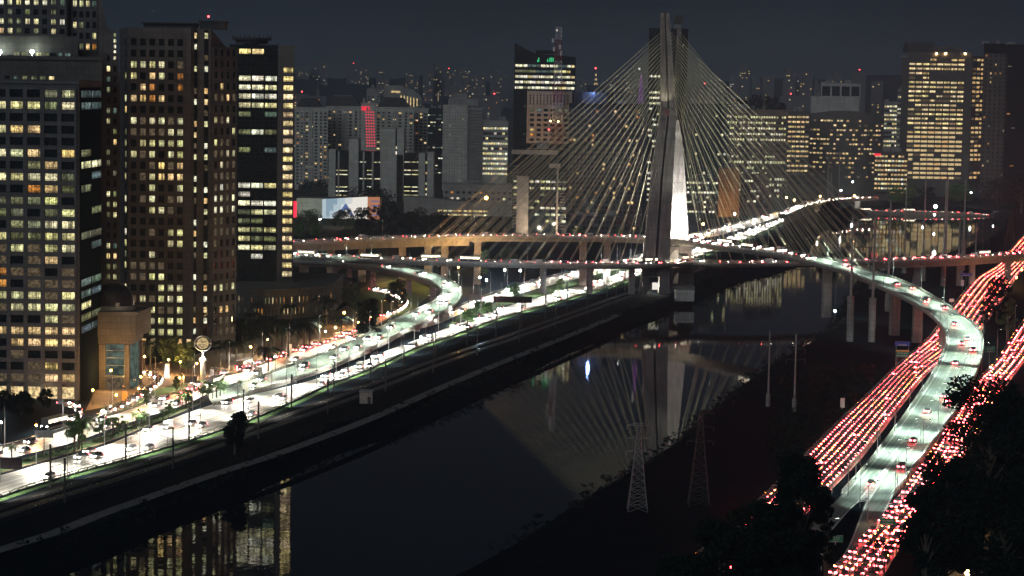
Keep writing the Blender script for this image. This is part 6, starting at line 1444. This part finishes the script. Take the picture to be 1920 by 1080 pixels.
for nm, lab, pts, z, wd, th, tz, mt_, rw in fr_:
    c = crom([(G(u, v, z),) for u, v in pts], 12); c = [x[0] for x in c]
    if nm == 'far_overpass': c = [P(u, v, 1905 if '397' in str(pts[0]) else 2420) for u, v in pts]; c = [x[0] for x in crom([(p,) for p in c], 14)]
    A, B_ = off(c, wd / 2, 0), off(c, -wd / 2, 0); pth = [(Vector((a.x, a.y, p.z)), Vector((b.x, b.y, p.z))) for a, b, p in zip(A, B_, c)]
    r = thing(nm, lab, 'overpass', (c[0].x, c[0].y, GR)); mb = MB(); slab(pth, th, mb, 0, .5); mb.build('deck_slab', 'deck_concrete', r)
    mb = MB(); ribbon(pth, 0, 1, .02, mb); mb.build('carriageway', 'asphalt_worn_trails', r)
    for s in (0, 1): mb = MB(); parapet(between(pth, s), 1, mb, 0, .3, 6); mb.build('parapet', 'parapet', r)
    for p, d in walk(c, 45, 20): mb = MB(); mb.box((p.x, p.y, -1), (2, 5, p.z - th + .8), math.atan2(d.y, d.x)); mb.build('pier', 'concrete', r)
    mb = MB(); stream(mb, pth, (.3, .7), 6.5, nm != 'far_overpass' or 'river' not in lab, jit=3)
    tag(mb.build('traffic', CARM, org=Vector(pth[0][0])), 'car lights on the ' + lab, 'traffic', kind='stuff')
    for i, (p, d) in enumerate(walk(c, 60, 20)): lamp(p + Vector((0, 0, 8)), WHITE, 3500, .3)

# ------------------------------------------------------------------ signs, gantries, hut, railway masts
def lettering(mb, o, w, h, rows, seed, m=1):
    q = random.Random(seed)
    for r in range(rows):
        x = -w * .42; z = h * (1 - (r + .75) / (rows + .5))
        while x < w * .4:
            l = w * q.uniform(.05, .09); mb.box((o.x + x + l / 2, o.y - .09, o.z + z), (l, .05, h * .42 / rows), 0, m); x += l + w * (.02 if q.random() < .75 else .07)
def text(o, s, size, mat, parent, name='lettering'):
    c = bpy.data.curves.new(name, 'FONT'); c.body = s; c.size = size; c.align_x = 'CENTER'; c.extrude = .03; t = bpy.data.objects.new(name, c); c.materials.append(MT[mat])
    me = bpy.data.meshes.new_from_object(t); b = bpy.data.objects.new(name, me); COL.objects.link(b); bpy.data.objects.remove(t)
    b.parent = parent; b.location = Vector(o) - parent.location; b.rotation_euler = (rad(90), 0, 0); return b
def sign(u0, u1, v0, v1, vb, board, label, txt=None, rows=2, posts_=1, z=GR, yoff=0, two=None, cat='road sign'):
    p = G((u0 + u1) / 2 if posts_ != 2 else u0, vb, z); s = p.y / 4200; w, h = (u1 - u0) * s, (v1 - v0) * s; x = P((u0 + u1) / 2, v0, p.y).x; zb = P(u0, v1, p.y).z
    r = thing('road_sign', label, cat, (x, p.y, GR)); mb = MB()
    for k in ((0,) if posts_ == 1 else (-.4, .4)): mb.tube([(x + k * w, p.y + .2, GR), (x + k * w, p.y + .2, zb + h)], .12, 6)
    mb.build('post', 'steel_grey', r); mb = MB(); mb.box((x, p.y, zb), (w, .12, h), 0, 0); mb.box((x, p.y - .005, zb), (w * .97, .13, h * .02), 0, 1); mb.box((x, p.y - .005, zb + h * .97), (w * .97, .13, h * .02), 0, 1)
    if two: mb.box((x, p.y - .004, zb + h * .78), (w * .98, .13, h * .2), 0, 2)
    mb.build('board', [board, 'white_board', two or 'white_board'], r)
    if txt:
        for i, l in enumerate(txt): text((x, p.y - .08, zb + h * (.95 - (i + 1) * .9 / len(txt) * (1 if not two else .8) - (.0 if not two else .12))), l, h * .62 / len(txt), 'white_board', r)
    return r
sign(1678, 1707, 640, 648, 690, 'blue_board', 'blue overhead sign above the green one by the red expressway', ['Marginal'], 1, 2)
sign(1680, 1705, 656, 669, 691, 'green_board', 'green sign with a yellow band beside the red expressway', ['Via Anchieta', 'Av. Interlagos'], 2, 2, two='orange_board')
sign(1846, 1866, 650, 660, 690, 'green_board', 'small green sign in the fork by the service road', ['Morumbi', 'Centro'])
sign(1553, 1581, 1003, 1016, 1034, 'green_board', 'green sign with three lines beside the slip road', ['Av. D. Marina', 'Av. Morumbi', 'Retorno'])
sign(1649, 1681, 971, 983, 1004, 'green_board', 'green overhead sign above the service road lights', ['Rua Morumbi', 'Av. Jabaquara'])
sign(1537, 1545, 1038, 1052, 1070, 'white_board', 'small white sign on a post by the slip road', ['60'])
sign(1576, 1584, 746, 764, 772, 'white_board', 'narrow white sign standing on the dark bank', None)
sign(1801, 1823, 512, 517, 545, 'blue_board', 'blue sign above the bend of the red expressway', ['Morumbi'])
sign(1802, 1808, 525, 536, 546, 'white_board', 'small white sign with a black mark at the red expressway bend', None)
sign(1780, 1789, 560, 566, 590, 'white_board', 'little white sign just outside the long ramp', ['50'])
def gantry(u0, u1, v0, v1, vb, label, back=True, mat='steel_dark'):
    p = G(u0, vb, GR); s = p.y / 4200; w, h = (u1 - u0) * s, (v1 - v0) * s; x0 = p.x; zb = P(u0, v1, p.y).z
    r = thing('sign_gantry', label, 'sign gantry', (x0, p.y, GR)); mb = MB(); mb.tube([(x0, p.y, GR), (x0, p.y, zb + h)], .2, 6); mb.build('post', 'steel_grey', r)
    mb = MB(); mb.box((x0 + w / 2, p.y, zb), (w, .15, h), 0)
    n = 14
    for k in range(n + 1): mb.box((x0 + w * k / n, p.y - .1, zb), (.07, .07, h * .98))
    for z_ in (.2, .5, .8): mb.box((x0 + w / 2, p.y - .16, zb + h * z_), (w, .08, .08))
    mb.build('board', mat, r)
gantry(925, 997, 555, 567, 590, 'wide dark sign gantry seen from behind, over the expressway median')
gantry(878, 902, 552, 562, 582, 'pale sign gantry near the ramp bend', mat='steel_grey')
gantry(345, 369, 705, 718, 730, 'dark sign panel seen from behind near the globe sign')
gantry(0, 42, 857, 879, 905, 'dark sign gantry seen from behind at the frame edge')
gantry(995, 1010, 523, 526, 545, 'small bluish sign gantry before the bridge deck', mat='steel_grey')
t = sign(65, 100, 807, 820, 858, 'parapet', 'green-grey blank billboard on a post beside the palm median', None, cat='billboard')
# globe sign on a column
p = G(380, 712, GR); s = p.y / 4200; c = Vector((p.x, p.y, P(380, 644, p.y).z)); R_ = 16 * s
gs = thing('globe_sign', 'round globe emblem in a ring on a pale column before the six-column tower', 'sign', p)
mb = MB(); mb.tube([p, p + Vector((0, 0, (712 - 670) * s))], .75, 12); mb.tube([p + Vector((0, 0, 42 * s)), c - Vector((0, 0, R_))], .3, 8); mb.tube([p + Vector((0, 0, 36 * s)), p + Vector((0, 0, 42 * s))], 1.2, 12); mb.build('column', 'pale_wall', gs)
mb = MB(); mb.tube([c + Vector((R_ * math.cos(t * math.pi / 16), 0, R_ * .88 * math.sin(t * math.pi / 16))) for t in range(33)], .2, 6); mb.build('ring', 'steel_grey', gs)
mb = MB(); g_ = R_ * .66
for k in range(6): a = k * math.pi / 6; mb.tube([c + Vector((g_ * math.cos(t * math.pi / 10) * math.cos(a), g_ * math.cos(t * math.pi / 10) * math.sin(a), g_ * math.sin(t * math.pi / 10))) for t in range(21)], .06, 4)
for k in (-.6, -.2, .2, .6): rr = g_ * math.sqrt(1 - k * k); mb.tube([c + Vector((rr * math.cos(t * math.pi / 10), rr * math.sin(t * math.pi / 10), g_ * k)) for t in range(21)], .06, 4)
mb.tube([c - Vector((R_, 0, 0)), c + Vector((R_, 0, 0))], .1, 5); mb.build('globe', 'win_gold', gs)
mb = MB(); mb.ball(p + Vector((.3, -1.2, 42 * s)), .45, 8, 5); mb.build('spotlight', 'lamp_white', gs); lamp(p + Vector((.3, -2, 43 * s)), WHITE, 1800, .3)
# panels on the verge
for u, v0, v1, w, mat, lab in ((234, 734, 756, 9, 'orange_board', 'upright orange panel on the verge'), (252, 750, 762, 7, 'white_board', 'low white panel behind a bush on the verge'), (286, 742, 752, 7, 'white_board', 'low white panel beside the clipped tree'), (313, 682, 706, 8, 'white_board', 'bright upright white panel by the driveway'), (397, 692, 710, 7, 'white_board', 'beige upright panel next to the number sculpture'), (545, 645, 665, 4.5, 'white_board', 'white utility box on a dark pole by the plaza kerb')):
    p = G(u, v1, GR); s = p.y / 4200; r = thing('info_panel', lab, 'panel', p); mb = MB(); mb.box((p.x, p.y, GR), (w * s, .4, (v1 - v0) * s)); mb.box((p.x, p.y, GR), (w * s * 1.15, .8, .3)); mb.build('board', mat, r)
    if u == 313: lamp(p + Vector((0, -2, 1)), (.9, 1, .9), 900, .3)
p = G(407, 700, GR); r = thing('sculpture', 'grey number sculpture on the plaza lawn', 'sculpture', p); text((p.x, p.y, GR), '020', 3.2, 'pale_wall', r)
# hut by the railway
p = G(686, 757, GR); s = p.y / 4200; r = thing('hut', 'small beige hut between railway and river path', 'hut', p); mb = MB(); mb.box((p.x, p.y + 2, GR), (24 * s, 4, 22 * s)); mb.build('wall', 'beige_wall', r); mb = MB(); mb.box((p.x, p.y + 2, GR + 22 * s + .01), (26 * s, 4.6, .35)); mb.build('roof', 'plain_wall', r); mb = MB(); mb.box((p.x + 1, p.y - .03, GR), (1, .1, 2.1)); mb.build('door', 'steel_dark', r)
# pump house at the water below the mast
p = G(1283, 556, GR); r = thing('hut', 'white-walled pump house at the water under the mast', 'hut', p); mb = MB(); mb.box((p.x, p.y, GR - 2), (9, 6, 5)); mb.build('wall', 'pale_wall', r); mb = MB()
for k in range(5): mb.box((p.x - 3 + 1.4 * k, p.y - 3.03, GR + 1.6), (.5, .1, .5))
mb.build('vent', 'steel_dark', r)
# railway masts: two rows
cm = None
for row, (dist, lab) in enumerate(((6.9, 'dark railway mast beside the expressway fence'), (-6.6, 'dark railway mast on the river side of the tracks'))):
    for i, (p, d) in enumerate(walk(lift(offset(tkl, dist), GR), 36 if row == 0 else 52, 12 + 20 * row)):
        lb_ = f'{lab}, {ordn(i)} up from the frame edge'; a = math.atan2(d.y, d.x)
        if cm is None:
            r = thing('railway_mast', lb_, 'railway mast', p, 'masts along the railway'); mb = MB(); q0 = Vector(p)
            mb.box((p.x, p.y, GR), (.34, .34, 10.5)); mb.build('pole', 'steel_dark', r); mb = MB()
            mb.tube([q0 + Vector((0, 0, 7.6)), q0 + Vector((0, -3.6, 8.2))], .06, 5); mb.tube([q0 + Vector((0, 0, 9.4)), q0 + Vector((0, -3.4, 8.25))], .05, 5); mb.tube([q0 + Vector((0, -1.5, 7.85)), q0 + Vector((0, -1.5, 6.4))], .05, 5); mb.build('bracket', 'steel_dark', r); cm = r
            r.rotation_euler = (0, 0, a)
        else: copy_tree(cm, p, a + (math.pi if row else 0), lb_)
for q, z_, lab in ((3.2, GR + 6.5, 'contact wire over the track nearer the expressway'), (-3.2, GR + 6.5, 'contact wire over the track nearer the river')):
    mb = MB(); mb.tube(lift(offset(tkl, q), z_), .03, 4); tag(mb.build('overhead_wire', 'steel_dark'), lab, 'wire')
# garden wall and gate bottom corner
p = G(1795, 1095, GR); mb = MB(); mb.box((p.x, p.y, GR), (9, .4, 2.4)); mb.box((p.x, p.y, GR + 2.4), (9.4, .7, .25)); tag(mb.build('garden_wall', 'beige_wall'), 'low lit garden wall under the big dark trees', 'wall')

# ------------------------------------------------------------------ night air
m, nt, out = nodes('night_air')
v = N(nt, 'ShaderNodeVolumePrincipled'); v.inputs['Density Attribute'].default_value = ''; v.inputs['Color'].default_value = (.55, .75, 1, 1); v.inputs['Density'].default_value = HAZE; v.inputs['Anisotropy'].default_value = .2
nt.links.new(v.outputs[0], out.inputs['Volume']); MT['night_air'] = m
mb = MB(); mb.box((0, 3900, -3), (15600, 8600, 260)); tag(mb.build('haze', 'night_air'), 'thin night haze over the river valley', 'haze', kind='stuff')
